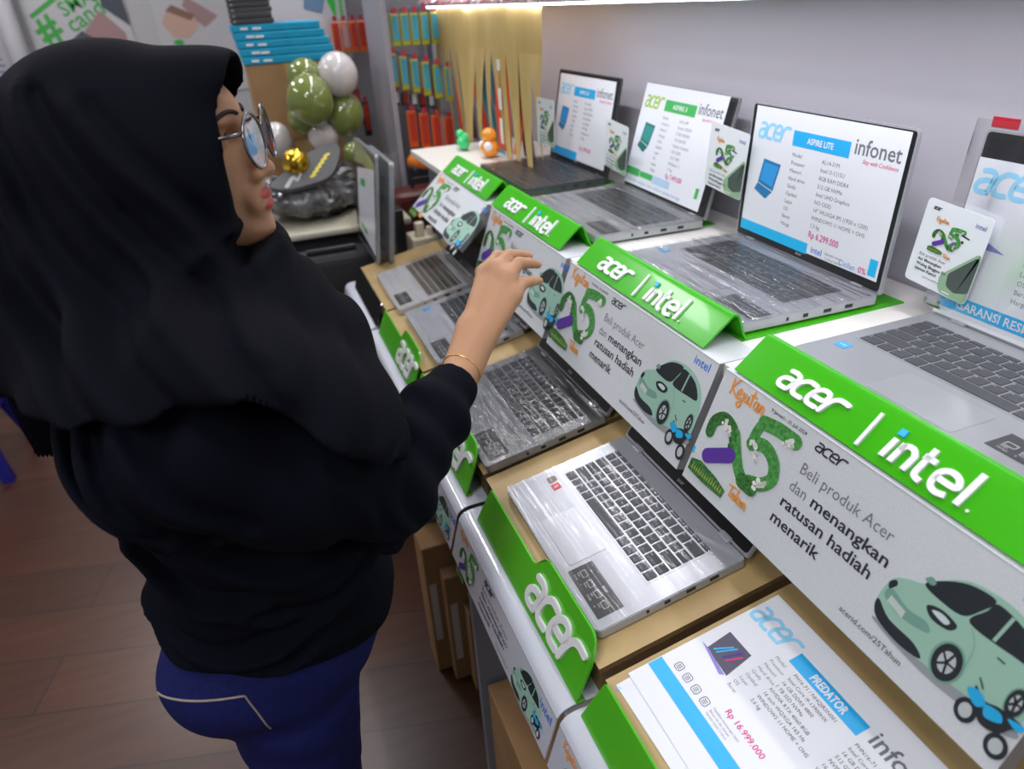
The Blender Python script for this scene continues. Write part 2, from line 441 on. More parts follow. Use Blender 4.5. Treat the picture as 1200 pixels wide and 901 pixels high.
# ================================================================== printed artwork helpers (a: right, b: down, metres)
def art25(mb,fr,s=1.,a0=0,b0=0,h=.0008,f=1.):
    """foliage 2 and 5, f scales stand-off"""
    S=lambda pts:[(a0+p[0]*s,b0+p[1]*s) for p in pts]
    def rb(pts,w,m,k=0,tp=None): ribbon(mb,fr,smooth_path(S(pts),6),w*s,h+k*.0003*f,h+(k+.8)*.0003*f,m,tp=tp)
    rb([(.017,.086),(.018,.070),(.032,.058),(.052,.062),(.064,.078)],.017,GRN1,0)
    rb([(.060,.066),(.070,.080),(.086,.100),(.104,.112)],.017,GRN2,1)
    rb([(.094,.030),(.118,.026),(.148,.026)],.018,GRN2,1)
    rb([(.094,.028),(.089,.048),(.090,.064)],.014,GRN2,0)
    rb([(.090,.062),(.110,.054),(.130,.062),(.140,.080),(.130,.096),(.108,.106)],.017,GRN2,2)
    rb([(.030,.116),(.066,.094)],.020,PURP,3)
    mb.prism(S([(.006,.134),(.024,.128),(.060,.132),(.082,.138),(.080,.150),(.040,.152),(.006,.150)]),h+.0009*f,h+.0012*f,fr,GRN1)
    rb([(.100,.110),(.118,.110)],.020,GRN1,3)
    rnd=random.Random(3)
    for (cx,cy,r) in [(.044,.064,.007),(.052,.070,.005),(.036,.060,.005),(.142,.030,.006),(.135,.034,.004),(.094,.062,.006),(.100,.070,.005),(.106,.076,.005),(.128,.098,.007),(.136,.094,.005),(.122,.104,.006)]:
        for q in range(5):
            x=cx+rnd.uniform(-.005,.005); y=cy+rnd.uniform(-.004,.004); rr=r*rnd.uniform(.35,.6)
            mb.prism(S([(x+rr*math.cos(t),y+rr*math.sin(t)) for t in [i*math.pi/4 for i in range(8)]]),h+.0012*f,h+.00135*f,fr,FLUFF)
    # grass blades on the foot
    for q in range(14):
        x=.012+q*.0048; mb.poly(S([(x,.145),(x+.002,.136+rnd.uniform(-.003,.003)),(x+.003,.146)]),h+.0014*f,fr,mat('blade yellow',(.35,.38,.08),rough=.7))
    for q in range(40):   # leafy rim of the hook
        t=q/40*math.pi*1.3; cx=.038-.024*math.cos(t*.9); cy=.078-.024*math.sin(t*.9)
        x=cx+rnd.uniform(-.004,.004); y=cy+rnd.uniform(-.004,.004); rr=rnd.uniform(.002,.004); g=rnd.uniform(0,6.28)
        mb.poly(S([(x+rr*math.cos(g),y+rr*math.sin(g)),(x+rr*.6*math.cos(g+1.6),y+rr*.6*math.sin(g+1.6)),(x-rr*math.cos(g),y-rr*math.sin(g)),(x+rr*.6*math.cos(g-1.6),y+rr*.6*math.sin(g-1.6))]),h+.0010*f,fr,GRN1)
def script_kejutan(mb,fr,a,b,s,h):
    strokes=[[(0,-.9),(.05,-.1),(0,0)],[(.5,-1.05),(.1,-.45),(.5,-.05),(.7,.05)],[(.62,-.25),(.95,-.35),(.85,-.6),(.65,-.35),(.75,-.02),(1.0,-.1)],
             [(1.15,-.5),(1.2,.2),(1.05,.5),(.85,.3),(1.2,0)],[(1.35,-.5),(1.35,-.1),(1.55,-.1),(1.62,-.5),(1.65,-.05),(1.8,-.1)],
             [(1.95,-.95),(1.9,-.2),(2.0,0)],[(1.75,-.65),(2.2,-.7)],[(2.5,-.45),(2.25,-.45),(2.2,-.1),(2.45,-.05),(2.52,-.5),(2.55,0)],[(2.75,-.5),(2.72,0),(2.85,-.45),(3.0,-.4),(3.0,0),(3.15,-.05)]]
    for st in strokes: ribbon(mb,fr,smooth_path([(a+x*s,b+y*s) for x,y in st],4),.13*s,h,h+.0003,ORANGE)
def script_tahun(mb,fr,a,b,s,h):
    strokes=[[(0,-.9),(.8,-1.0)],[(.4,-.95),(.35,0)],[(.9,-.45),(.65,-.4),(.62,-.05),(.85,-.1),(.92,-.45),(.95,0)],[(1.15,-1.),(1.1,0),(1.25,-.45),(1.4,-.4),(1.42,0)],
             [(1.6,-.45),(1.6,-.05),(1.8,-.1),(1.85,-.45),(1.88,0)],[(2.05,-.45),(2.05,0),(2.15,-.45),(2.3,-.4),(2.35,0)]]
    for st in strokes: ribbon(mb,fr,smooth_path([(a+x*s,b+y*s) for x,y in st],4),.15*s,h,h+.0003,ORANGE)
def P_(mb,fr,S,pts,h,m,n=5,sm=True):
    mb.poly(S(smooth_path(pts,n,closed=True)[:-1] if sm else pts),h,fr,m)
def disc(mb,fr,a,b,ra,rb,h,m,n=24,rot=0.):
    c,s=math.cos(rot),math.sin(rot)
    mb.poly([(a+ra*math.cos(t)*c-rb*math.sin(t)*s,b+ra*math.cos(t)*s+rb*math.sin(t)*c) for t in [i*2*math.pi/n for i in range(n)]],h,fr,m)
def art_car(mb,fr,a0=.314,b0=.03,s=1.,h=.0006,f=1.):
    """small rounded mint hatchback printed three-quarter view, nose to the left; local box .125 x .105"""
    S=lambda pts:[(a0+p[0]*s,b0+p[1]*s) for p in pts]
    e=.00012*f
    P_(mb,fr,S,[(.004,.098),(.07,.108),(.14,.100),(.152,.088),(.10,.088)],h,mat('print shadow grey',(.28,.30,.32),rough=.6))
    P_(mb,fr,S,[(.000,.075),(.004,.052),(.016,.042),(.032,.034),(.046,.018),(.066,.004),(.100,.0),(.130,.010),(.146,.030),(.152,.056),(.148,.082),(.120,.092),(.060,.100),(.014,.098),(.002,.088)],h+e,MINT)
    P_(mb,fr,S,[(.002,.078),(.02,.088),(.05,.090),(.062,.098),(.04,.102),(.014,.098),(.003,.090)],h+2*e,DARKP)        # bumper intake
    P_(mb,fr,S,[(.008,.060),(.03,.066),(.05,.064),(.056,.072),(.03,.078),(.006,.072)],h+2*e,MINTD)
    P_(mb,fr,S,[(.032,.034),(.047,.018),(.066,.007),(.088,.005),(.082,.022),(.072,.036),(.05,.038)],h+2*e,DARKP)      # windscreen
    P_(mb,fr,S,[(.092,.006),(.122,.013),(.138,.032),(.120,.036),(.080,.037),(.086,.018)],h+2*e,DARKP)                  # side glass
    P_(mb,fr,S,[(.104,.008),(.107,.008),(.104,.036),(.101,.036)],h+3*e,MINT,sm=False)
    P_(mb,fr,S,[(.043,.050),(.056,.044),(.073,.047),(.069,.056),(.052,.058)],h+3*e,DARKP)                                # lamp
    P_(mb,fr,S,[(.049,.051),(.057,.047),(.067,.049),(.063,.054)],h+4*e,mat('lamp print',(.55,.65,.66),rough=.3))
    P_(mb,fr,S,[(.003,.056),(.008,.050),(.011,.054),(.006,.062)],h+3*e,DARKP)
    P_(mb,fr,S,[(.011,.066),(.030,.070),(.030,.078),(.010,.074)],h+4*e,mat('plate print',(.5,.56,.54),rough=.5),sm=False)
    P_(mb,fr,S,[(.030,.030),(.034,.024),(.040,.026),(.038,.031)],h+4*e,MINTD)
    for cx,cy,ra,rb in ((.082,.082,.013,.019),(.140,.068,.007,.014)):
        disc(mb,fr,*S([(cx,cy)])[0],ra*1.18*s,rb*1.12*s,h+2.5*e,MINTD); disc(mb,fr,*S([(cx,cy)])[0],ra*s,rb*s,h+4*e,DARKP)
        disc(mb,fr,*S([(cx,cy)])[0],ra*.6*s,rb*.6*s,h+5*e,mat('rim print',(.45,.5,.5),rough=.4))
        for k in range(5):
            t=k*2*math.pi/5; x,y=S([(cx,cy)])[0]
            ribbon(mb,fr,[(x,y),(x+ra*.6*s*math.cos(t),y+rb*.6*s*math.sin(t))],.0022*s,h+5.5*e,h+6*e,DARKP,cap=False)
    ribbon(mb,fr,S([(.112,.046),(.118,.046)]),.0016*s,h+4*e,h+4.5*e,DARKP)
    ribbon(mb,fr,S(smooth_path([(.096,.090),(.094,.055),(.084,.040)],4)),.0008*s,h+3*e,h+3.2*e,MINTD)
def art_bike(mb,fr,a0=.42,b0=.105,s=1.,h=.0016,f=1.):
    S=lambda x,y:(a0+x*s,b0+y*s); e=.00012*f
    BB=mat('bike blue print',(.02,.38,.72),rough=.45)
    for cx,cy in ((.008,.030),(.040,.036)):
        disc(mb,fr,*S(cx,cy),.0095*s,.012*s,h,DARKP); disc(mb,fr,*S(cx,cy),.0055*s,.0075*s,h+e,mat('rim print'))
    P_(mb,fr,lambda p:[S(*q) for q in p],[(.004,.004),(.016,.010),(.026,.006),(.040,.004),(.050,.006),(.042,.014),(.036,.026),(.022,.030),(.014,.022)],h+2*e,DARKP)
    P_(mb,fr,lambda p:[S(*q) for q in p],[(.000,.012),(.008,.006),(.018,.012),(.012,.020)],h+3*e,BB)
    P_(mb,fr,lambda p:[S(*q) for q in p],[(.018,.012),(.030,.009),(.034,.016),(.022,.022)],h+3*e,BB)
    P_(mb,fr,lambda p:[S(*q) for q in p],[(.036,.008),(.050,.004),(.046,.012)],h+3*e,BB)
    ribbon(mb,fr,[S(.010,.002),(S(.004,-.004))],.0015*s,h+3*e,h+4*e,DARKP)

def promo_face(card,fr,full=True,small=False):
    """everything printed on the white riser card, .465 wide"""
    m=MB(); script_kejutan(m,fr,.022,.024,.021,.0006); script_tahun(m,fr,.086,.139,.0155,.0020); m.build('printed_script',card)
    m=MB(); art25(m,fr); m.build('printed_foliage_number',card)
    m=MB()
    text(m,fr,'9 Januari - 31 Juli 2024',.096,.0125,.0062,INK,width=.060,bold=.01)
    logo_acer(m,fr,.173,.0195,.045,.0095,INK,.0004,.0006,weight=.22)
    text(m,fr,'Beli produk Acer',.168,.0535,.0200,INKS,width=.131)
    text(m,fr,'dan ',.165,.0780,.0200,INKS,width=.026); text(m,fr,'menangkan',.199,.0780,.0200,INK,width=.108,bold=.018)
    text(m,fr,'ratusan hadiah',.163,.1010,.0200,INK,width=.134,bold=.018)
    text(m,fr,'menarik',.160,.1250,.0200,INK,width=.078,bold=.018)
    text(m,fr,'acerid.com/25Tahun',.286,.1500,.0092,INK,width=.078,bold=.004)
    m.build('printed_text',card)
    m=MB(); text(m,fr,'intel',.416,.020,.018,BLUE,width=.036,bold=.01)
    m.build('printed_logo',card)
    m=MB(); art_car(m,fr); m.build('printed_car',card)
    m=MB(); art_bike(m,fr); m.build('printed_motorbike',card)
    m=MB(); m.prism([(-.0,.118),(.004,.118),(.004,.128),(-.0,.128)],.0003,.0005,fr,CYAN); m.build('printed_tab',card)

# upper riser cards: y of left end, y of right end, bottom (x,z)
UC=[(2.045,1.618,(.440,1.068),'farthest white promotion card of the upper tier, its lower edge flaring out'),
    (1.590,1.160,(.480,1.000),'white promotion card on the upper tier that the hand is held in front of'),
    (1.140,.6745,(.480,1.000),'white promotion card on the upper tier above the cling-wrapped grey lower laptop'),
    (.660,.190,(.480,1.000),'nearest white promotion card of the upper tier with the mint car at right')]
for yl,yr,(bx,bz),lab in UC:
    top=V((.536,yl,1.157)); bot=V((bx,yl,bz)); W=yl-yr
    c=thing('promotion_card',lab,'promotion card',((bx+.536)/2,(yl+yr)/2,bz),'white printed riser cards of the upper tier')
    A=V((0,-1,0)); B=(bot-top); Ln=B.length
    fr=Frame(top,A,B)
    if fr.N.x>0: fr=Frame(top,A,B,-1)
    m=MB(); m.prism([(0,0),(W,0),(W,Ln),(0,Ln)],-.001,0,fr,PRN)
    m.box((.535,yr,1.1562),(.60,yl,1.1572),PRN)          # fold lying on the shelf
    # returned flap at the right end
    m.add([fr(W,0,0),fr(W,Ln,0),fr(W,Ln,-.03),fr(W,0,-.03)],[(0,1,2,3)],GREYSIDE)
    m.build('card_face',c)
    sc=W/.47
    fr2=Frame(top,A,B,1 if fr.N.dot(Frame(top,A,B).N)>0 else -1)
    promo_face(c,fr2)

# ---------------------------------------------------------------- green header stands, upper tier
def round_poly(pts,r,n=5):
    out=[]; N=len(pts)
    for i,p in enumerate(pts):
        rr=r[i] if isinstance(r,(list,tuple)) else r
        if rr<=0: out.append(p); continue
        a=V((*pts[i-1],0)); b=V((*p,0)); c=V((*pts[(i+1)%N],0))
        u=(a-b).normalized(); w=(c-b).normalized()
        for k in range(n+1):
            t=k/n; q=b+u*rr*(1-t)**2+w*rr*t**2
            out.append((q.x,q.y))
    return out
HD=[(2.030,1.645,'farthest green header stand of the upper tier, next to the fringed paper'),
    (1.600,1.205,'green header stand before the upper laptop with the green and white sheet'),
    (1.122,.718,'green header stand before the upper laptop priced Rp 6.299.000'),
    (.648,.243,'nearest green header stand of the upper tier with large raised letters')]
for yl,yr,lab in HD:
    h=thing('header_stand',lab,'sign stand',(.6,(yl+yr)/2,1.157),'green acrylic header stands of the upper tier')
    W=yl-yr; t=.0032
    # profile in x,z : base plate, riser, ridge, sloping face
    prof=[(.905,1.1580),(.628,1.1580),(.612,1.1600),(.596,1.196),(.588,1.2005),(.580,1.197),(.5385,1.1610)]
    pr_=smooth_path(prof,4)
    m=MB(); vs=[];fs=[]; n=len(pr_)
    for i,(x,z) in enumerate(pr_):
        q0=pr_[max(i-1,0)];q1=pr_[min(i+1,n-1)]; d=V((q1[0]-q0[0],q1[1]-q0[1])).normalized(); nx,nz=-d.y*t,d.x*t
        if nz>0 or False: nx,nz=-nx,-nz
        vs+=[(x,yl,z),(x,yr,z),(x+nx,yl,z+nz),(x+nx,yr,z+nz)]
    for i in range(n-1):
        a=4*i;b_=4*(i+1)
        fs+=[(a,b_,b_+1,a+1),(a+2,a+3,b_+3,b_+2),(a,a+2,b_+2,b_),(a+1,b_+1,b_+3,a+3)]
    fs+=[(0,1,3,2),(4*n-4,4*n-2,4*n-1,4*n-3)]
    m.add(vs,fs,GREEN); m.build('green_sheet',h,auto=.5)
    fr=Frame((.5845,yl,1.1998),(0,-1,0),(-.0525,0,-.0433))
    if fr.N.z<0: fr=Frame((.5845,yl,1.1998),(0,-1,0),(-.0525,0,-.0433),-1)
    k=W/.405
    for part,fn in (('brand_lettering',lambda m:logo_acer(m,fr,.066,.0455,.098,.0225,WHITE,.0002,.0035,weight=.27,shear=.22)),
                    ('divider_bar',lambda m:ribbon(m,fr,[(.1995,.011),(.2025,.055)],.0042,.0002,.0035,WHITE,cap=False)),
                    ('partner_lettering',lambda m:(logo_intel(m,fr,.228,.0500,.093,.0385,WHITE,mat('dot blue'),.0002,.0035,weight=.165),
                                                  [m.prism([(.3290+.0016*math.cos(q),.0485+.0016*math.sin(q)) for q in [i*.785 for i in range(8)]],.0002,.002,fr,WHITE)]))):
        m=MB(); fn(m); m.build(part,h)

# ================================================================== laptops
ROWS=[([.7]*14,.5),([1]*13+[1.75],1),([1.45]+[1]*12+[1.3],1),([1.75]+[1]*11+[2.0],1),([2.3]+[1]*10+[1.45,1.],1),([1.2,.9,1,1.,5.2,1.,1.,.95,.95,.95],1)]
CH=[['esc','f1','f2','f3','f4','f5','f6','f7','f8','f9','f10','f11','f12','del'],list('`1234567890-=')+['bs'],['tab']+list('QWERTYUIOP[]')+['\\'],['caps']+list("ASDFGHJKL;'")+['enter'],['shift']+list('ZXCVBNM,./')+['shift','^'],['ctrl','fn','w','alt','','alt','ctl','<','v','>']]
def laptop(name,label,cat,origin,th,yaw,W=.324,D=.2235,T=.0165,shell=None,lid_ang=135,lid_h=.215,keysep=True,screen=BLACKP,kb=(.030,.290,.030,.130),pad=(.1125,.2160,.148,.205),keymat=None,group=None,film=None,sticker=None,logo=True,lid_t=.006,deckshell=None,legends=True,silverkeys=False):
    """origin: world point of the front edge centre on the underside; x to the user's right, y to the hinge"""
    shell=shell or SILVER; deckshell=deckshell or shell; keymat=keymat or DKEY
    c,s=math.cos(th),math.sin(th); cy,sy=math.cos(yaw),math.sin(yaw)
    X=V((sy,-cy,0)); Yv=V((c*cy,c*sy,s)); Z=X.cross(Yv)
    R=Matrix((X,Yv,Z)).transposed()
    root=thing(name,label,cat,origin,group,rot=R)
    # base: rounded slab
    m=MB(); h2=W/2
    pl=round_poly([(-h2,0),(h2,0),(h2,D),(-h2,D)],[.010,.010,.006,.006])
    bm=bmesh.new(); vv=[bm.verts.new((x,y,.0012)) for x,y in pl]; f=bm.faces.new(vv)
    r=bmesh.ops.extrude_face_region(bm,geom=[f]); 
    for g in r['geom']:
        if isinstance(g,bmesh.types.BMVert): g.co.z=T
    bmesh.ops.recalc_face_normals(bm,faces=bm.faces[:])
    ed=[e for e in bm.edges if abs(e.verts[0].co.z-e.verts[1].co.z)<1e-6]
    bmesh.ops.bevel(bm,geom=ed,offset=.0012,segments=2,affect='EDGES')
    m.bm(bm,deckshell)
    for x in (-h2+.03,h2-.03):
        for y in (.025,D-.025): m.box((x-.012,y-.004,0),(x+.012,y+.004,.0016),BLACKP)
    m.build('base',root,local=True)
    # ports on the right flank
    m=MB()
    for y,w_ in ((D*.78,.014),(D*.62,.014),(D*.46,.009),(D*.33,.004)): m.box((h2-.001,y-w_/2,T*.38),(h2+.0004,y+w_/2,T*.72),BLACKP)
    m.build('port',root,local=True)
    # keyboard: plate with keys
    x0,x1,s0,s1=kb[0]-h2,kb[1]-h2,D-kb[3],D-kb[2]
    plate=MB().box((x0-.002,s0-.002,T),(x1+.002,s1+.002,T+.0003),deckshell).build('keyboard',root,local=True)
    rows=len(ROWS); tot=sum(r_[1] for r_ in ROWS); rh=(s1-s0)/tot; y=s1
    legm=MB(); cache={}; allk=MB()
    for ri,(ws,hh) in enumerate(ROWS):
        u=(x1-x0)/sum(ws); x=x0; kh=rh*hh; g=.0028
        for ci,wk in enumerate(ws):
            kw=u*wk
            if keysep:
                key=(round(kw,5),round(kh,5))
                if key not in cache:
                    k=MB().box((-kw/2+g/2,-kh/2+g/2,0),(kw/2-g/2,kh/2-g/2,.0013),keymat,.0006,seg=1).build('key',plate,local=True)
                    cache[key]=k
                else:
                    k=cache[key].copy(); COL.objects.link(k); k.parent=plate
                k.location=(x+kw/2,y-kh/2,T+.0003)
            else: allk.box((x+g/2,y-kh+g/2,T+.0003),(x+kw-g/2,y-g/2,T+.0014),keymat)
            if legends and CH[ri][ci]:
                t=CH[ri][ci]; fr=Frame((x+g/2+.0015,y-g/2-.0015,T+.0017),(1,0,0),(0,-1,0),1)
                text(legm,fr,t,0,.005 if hh==1 else .003,.0055 if len(t)==1 else .0035,LEG)
            x+=kw
        y-=kh
    if not keysep: allk.build('keys',plate,local=True)
    if legends: legm.build('key_legends',plate,local=True)
    # touchpad
    px0,px1,py0,py1=pad[0]-h2,pad[1]-h2,D-pad[3],D-pad[2]
    fr=Frame((px0,py1,T),(1,0,0),(0,-1,0),1)
    m=MB(); m.prism(round_poly([(0,0),(px1-px0,0),(px1-px0,py1-py0),(0,py1-py0)],.004),.0001,.0003,fr,mat('touchpad rim',(.36,.37,.39),rough=.4,metal=.4))
    m.prism(round_poly([(.0006,.0006),(px1-px0-.0006,.0006),(px1-px0-.0006,py1-py0-.0006),(.0006,py1-py0-.0006)],.004),.0003,.0004,fr,mat('touchpad '+deckshell.name,tuple(c_*1.04 for c_ in deckshell.node_tree.nodes['Principled BSDF'].inputs['Base Color'].default_value[:3]),rough=.28,metal=.4))
    m.build('touchpad',root,local=True)
    # stickers
    if sticker:
        sx0,sx1,sy0,sy1=sticker
        fr=Frame((sx0-h2,D-sy0,T+.0002),(1,0,0),(0,-1,0),1); w_,h_=sx1-sx0,sy1-sy0
        m=MB(); STK=mat('spec sticker',(.045,.045,.05),rough=.35); m.prism([(0,0),(w_,0),(w_,h_),(0,h_)],0,.0002,fr,STK)
        text(m,fr,'acer',w_*.52,h_*.24,h_*.2,LEG,h=.0004)
        for k in range(4):
            a_=w_*(.10+.22*k); ribbon(m,fr,[(a_,h_*.42),(a_+.012*w_/.09,h_*.42),(a_+.012*w_/.09,h_*.62),(a_,h_*.62),(a_,h_*.42)],.0009,.0003,.0004,LEG,cap=False)
            text(m,fr,['FHD','Ryzen','SSD','WiFi'][k],a_,h_*.74,h_*.10,LEG,h=.0004); text(m,fr,['14 inch','5','512GB','ax'][k],a_,h_*.88,h_*.10,LEG,h=.0004)
        m.build('spec_sticker',root,local=True)
    # hinge and lid
    a=math.radians(180-lid_ang)            # lean of the lid back from vertical-forward
    hy,hz=D+.001,T-.001
    m=MB()
    for x in (-h2+.035,h2-.055): m.box((x,D-.006,T-.004),(x+.022,D+.006,T+.0035),deckshell,.0015)
    m.box((-h2+.03,D-.003,T-.008),(h2-.03,D+.001,T-.0005),BLACKP)
    m.build('hinge',root,local=True)
    d=V((0,-math.cos(math.radians(lid_ang)),math.sin(math.radians(lid_ang))))      # along the lid, away from hinge
    lf=Frame((-h2,hy,hz)+V((0,0,0)) if False else V((-h2,hy,hz))+d*lid_h,(1,0,0),-d)
    nrm=V((0,-math.sin(math.radians(lid_ang)),-math.cos(math.radians(lid_ang))))   # screen side normal
    if lf.N.dot(nrm)<0: lf=Frame(lf.O,(1,0,0),-d,-1)
    m=MB(); m.prism(round_poly([(0,0),(W,0),(W,lid_h),(0,lid_h)],[.008,.008,.002,.002]),-lid_t,0,lf,shell); m.build('lid',root,local=True)
    m=MB(); m.prism(round_poly([(.003,.003),(W-.003,.003),(W-.003,lid_h-.004),(.003,lid_h-.004)],.006),0,.0006,lf,BLACKP)
    m.prism([(.010,.010),(W-.010,.010),(W-.010,lid_h-.024),(.010,lid_h-.024)],.0006,.0008,lf,mat('screen glass',(.01,.012,.015),rough=.08,spec=.6))
    if logo: text(m,lf,'acer',W/2-.011,lid_h-.009,.009,LEG,h=.0009,shear=.2)
    m.build('screen',root,local=True)
    # cling film over the deck
    if film:
        rnd=random.Random(int(abs(origin[1])*1000)); ph=[rnd.uniform(0,6) for _ in range(6)]
        def F(u,v):
            x=(-h2-.002)+(W+.004)*u; yy=-.002+(D+.001)*v
            z=T+.0034+.0008*math.sin(17*v*3+ph[0]+4*u)+.0006*math.sin(61*v+ph[1]-7*u)+.0004*math.sin(130*v+ph[2]+5*u)
            return (x,yy,z)
        m=MB(); m.sheet(F,30,90,film)
        m.build('cling_film',root,smooth=True,local=True)
    return root,lf,R

TH=math.radians(10.75)
nv=V((-math.sin(TH),0,math.cos(TH))); uv=V((math.cos(TH),0,math.sin(TH)))
O3=V((.5016,.5374,.941))
def lowpt(s_,y,off): return V((O3.x,0,O3.z))+uv*s_+nv*off+V((0,y,0))
# tan display boards under the lower laptops
BD=[(.925,.503,'tan board under the silver lower laptop'),(1.345,.937,'tan board under the cling-wrapped grey lower laptop'),(1.735,1.357,'tan board under the lower laptops behind the wrist'),
    (2.13,1.745,'tan board at the far end of the lower tier'),(.487,.07,'nearest tan board with the white price papers on it')]
for yl,yr,lab in BD:
    m=MB(); f0=lowpt(-.2395,0,-.0186); r0=lowpt(.085,0,-.0186)
    for zz,mm in ((0,TAN),):
        pass
    t=.010
    f1=f0-nv*t; r1=r0-nv*t
    vs=[]
    for y in (yl,yr): vs+=[(f0.x,y,f0.z),(r0.x,y,r0.z),(r1.x,y,r1.z),(f1.x,y,f1.z)]
    root=thing('display_board',lab,'display board',(.4,(yl+yr)/2,.8005),'tan boards of the lower tier')
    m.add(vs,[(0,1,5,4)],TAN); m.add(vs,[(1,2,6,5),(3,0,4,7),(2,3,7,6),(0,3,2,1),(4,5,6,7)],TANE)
    m.build('board_top',root)
    m=MB(); 
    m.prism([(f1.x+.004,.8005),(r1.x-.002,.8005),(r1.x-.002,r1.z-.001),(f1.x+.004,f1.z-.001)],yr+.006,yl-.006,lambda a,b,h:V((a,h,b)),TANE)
    m.build('wedge_block',root)

RYZ=None
# lower laptop, silver, unwrapped in front view
o3=lowpt(-.2225,(.862+.5374)/2,-.0177)
L3,lf3,R3=laptop('laptop','bright silver laptop with red chip sticker, nearest on the lower tier','laptop',o3,TH,0,W=.324,D=.2235,T=.0165,shell=SILVER,lid_ang=134,lid_h=.212,sticker=(.2155,.307,.174,.212),kb=(.028,.290,.028,.129),pad=(.104,.2075,.147,.205),group='laptops of the lower tier')
# chip stickers and bronze protective strip on L3
def deckframe(root,W,D,T): return Frame(V((-W/2,D,T)),(1,0,0),(0,-1,0),1)
fr=deckframe(L3,.324,.2235,.0165)
m=MB(); RS=mat('red sticker',(.65,.02,.03),rough=.3); m.prism([(.040,.1450),(.054,.1450),(.054,.1590),(.040,.1590)],.0002,.0005,fr,RS)
m.prism([(.021,.1435),(.035,.1435),(.035,.1585),(.021,.1585)],.0002,.0005,fr,mat('bronze sticker',(.22,.14,.10),rough=.35)); text(m,fr,'R',.044,.156,.011,LEG,h=.0006,bold=.02); text(m,fr,'16GB',.0225,.154,.004,LEG,h=.0006,bold=.02)
m.build('chip_sticker',L3,local=True)
def film_patch(root,W,D,T,x0,x1,y0,y1,mtl,z=.0034):
    def F(u,v):
        x=-W/2+x0+(x1-x0)*u; yy=D-y1+(y1-y0)*v
        return (x,yy,T+z+.0007*math.sin(40*v+3*u)+.0004*math.sin(97*v-4*u))
    m=MB(); m.sheet(F,20,60,mtl); return m.build('cling_film',root,smooth=True,local=True)
FILM_S=film_mat('cling film light',(10,60,10),.4,.002,.14,.7,base=.015)
film_patch(L3,.324,.2235,.0165,.002,.322,.002,.222,film_mat('cling film thin',(8,40,8),.35,.0015,.12,.34,base=.004))

o2=lowpt(-.232,(1.245+.932)/2,-.0177)
L2=laptop('laptop','grey laptop tightly wrapped in shiny cling film on the lower tier','laptop',o2,TH,0,W=.318,D=.233,shell=GREYM,lid_ang=134,lid_h=.212,film=FILM,sticker=(.215,.305,.185,.222),group='laptops of the lower tier',kb=(.025,.293,.03,.135),pad=(.10,.205,.15,.215))[0]
o1=lowpt(-.205,(1.655+1.337)/2,-.0177)
L1=laptop('laptop','silver laptop on the lower tier partly hidden by the hand and wrist','laptop',o1,TH,0,W=.316,D=.214,shell=SILVER,lid_ang=140,lid_h=.205,film=FILM_S,sticker=(.215,.305,.165,.202),group='laptops of the lower tier',keysep=False,kb=(.025,.293,.03,.125),pad=(.10,.205,.14,.195))[0]
o0=lowpt(-.214,(1.985+1.678)/2,-.0177)
L0=laptop('laptop','silver laptop with brown-grey keys, farthest flat one on the lower tier','laptop',o0,TH,0,W=.306,D=.218,shell=mat('pale silver shell',(.56,.56,.58),rough=.3,metal=.4),lid_ang=150,lid_h=.205,keymat=mat('brown key',(.12,.105,.085),rough=.4),film=FILM_S,sticker=(.20,.28,.172,.208),group='laptops of the lower tier',keysep=False,legends=False,kb=(.02,.286,.03,.130),pad=(.10,.205,.14,.195))[0]

# upper laptops
def upper(xf,yl,yr,zt,lab,shell,film,lid_ang,lid_h,yaw=0,T=.0165,D=.246,ks=True,**k):
    return laptop('laptop',lab,'laptop',V((xf,(yl+yr)/2,1.1602)),0,yaw,W=abs(yl-yr),D=D,T=T,shell=shell,lid_ang=lid_ang,lid_h=lid_h,film=film,group='open laptops of the upper tier',keysep=ks,**k)
U3,u3f,_=upper(.614,1.091,.731,0,'open laptop on the upper tier with the Rp 6.299.000 price sheet',SILVER,FILM,92,.240,yaw=math.radians(-1.5),sticker=(.262,.350,.185,.225),kb=(.035,.325,.035,.145),pad=(.12,.235,.165,.238))
U2,u2f,_=upper(.622,1.555,1.195,0,'open laptop on the upper tier with the green and white sheet',GREYM,FILM,104,.240,yaw=math.radians(-2),sticker=(.262,.350,.185,.225),ks=False,kb=(.025,.335,.035,.145),pad=(.12,.235,.165,.238),deckshell=mat('mid silver shell',(.42,.43,.45),rough=.35,metal=.5))
U1,u1f,_=upper(.640,1.985,1.625,0,'farthest open laptop on the upper tier beside the fringed paper',mat('dark shell',(.07,.075,.085),rough=.35,metal=.4),FILM,99,.240,sticker=None,ks=False,legends=False,D=.225,kb=(.025,.335,.03,.13),pad=(.12,.235,.145,.215))
U4,u4f,_=upper(.624,.645,.275,0,'grey-decked open laptop nearest on the upper tier, under the red wall sticker',SILVER,None,93,.250,sticker=(.262,.350,.185,.225),kb=(.02,.345,.030,.152),pad=(.12,.235,.17,.24),deckshell=mat('slate deck',(.33,.34,.36),rough=.38,metal=.5))
def blue_sticker(root,W,D,T,a,b):
    fr=deckframe(root,W,D,T); m=MB(); m.prism(round_poly([(a,b),(a+.018,b),(a+.018,b+.018),(a,b+.018)],.002),.0002,.0005,fr,mat('blue sticker',(.03,.30,.66),rough=.3))
    text(m,fr,'intel',a+.003,b+.010,.006,WHITE,h=.0006); m.build('chip_sticker',root,local=True)
blue_sticker(U3,.36,.246,.0165,.018,.165); blue_sticker(U4,.37,.246,.0165,.018,.175); blue_sticker(L1,.316,.214,.0165,.020,.150)
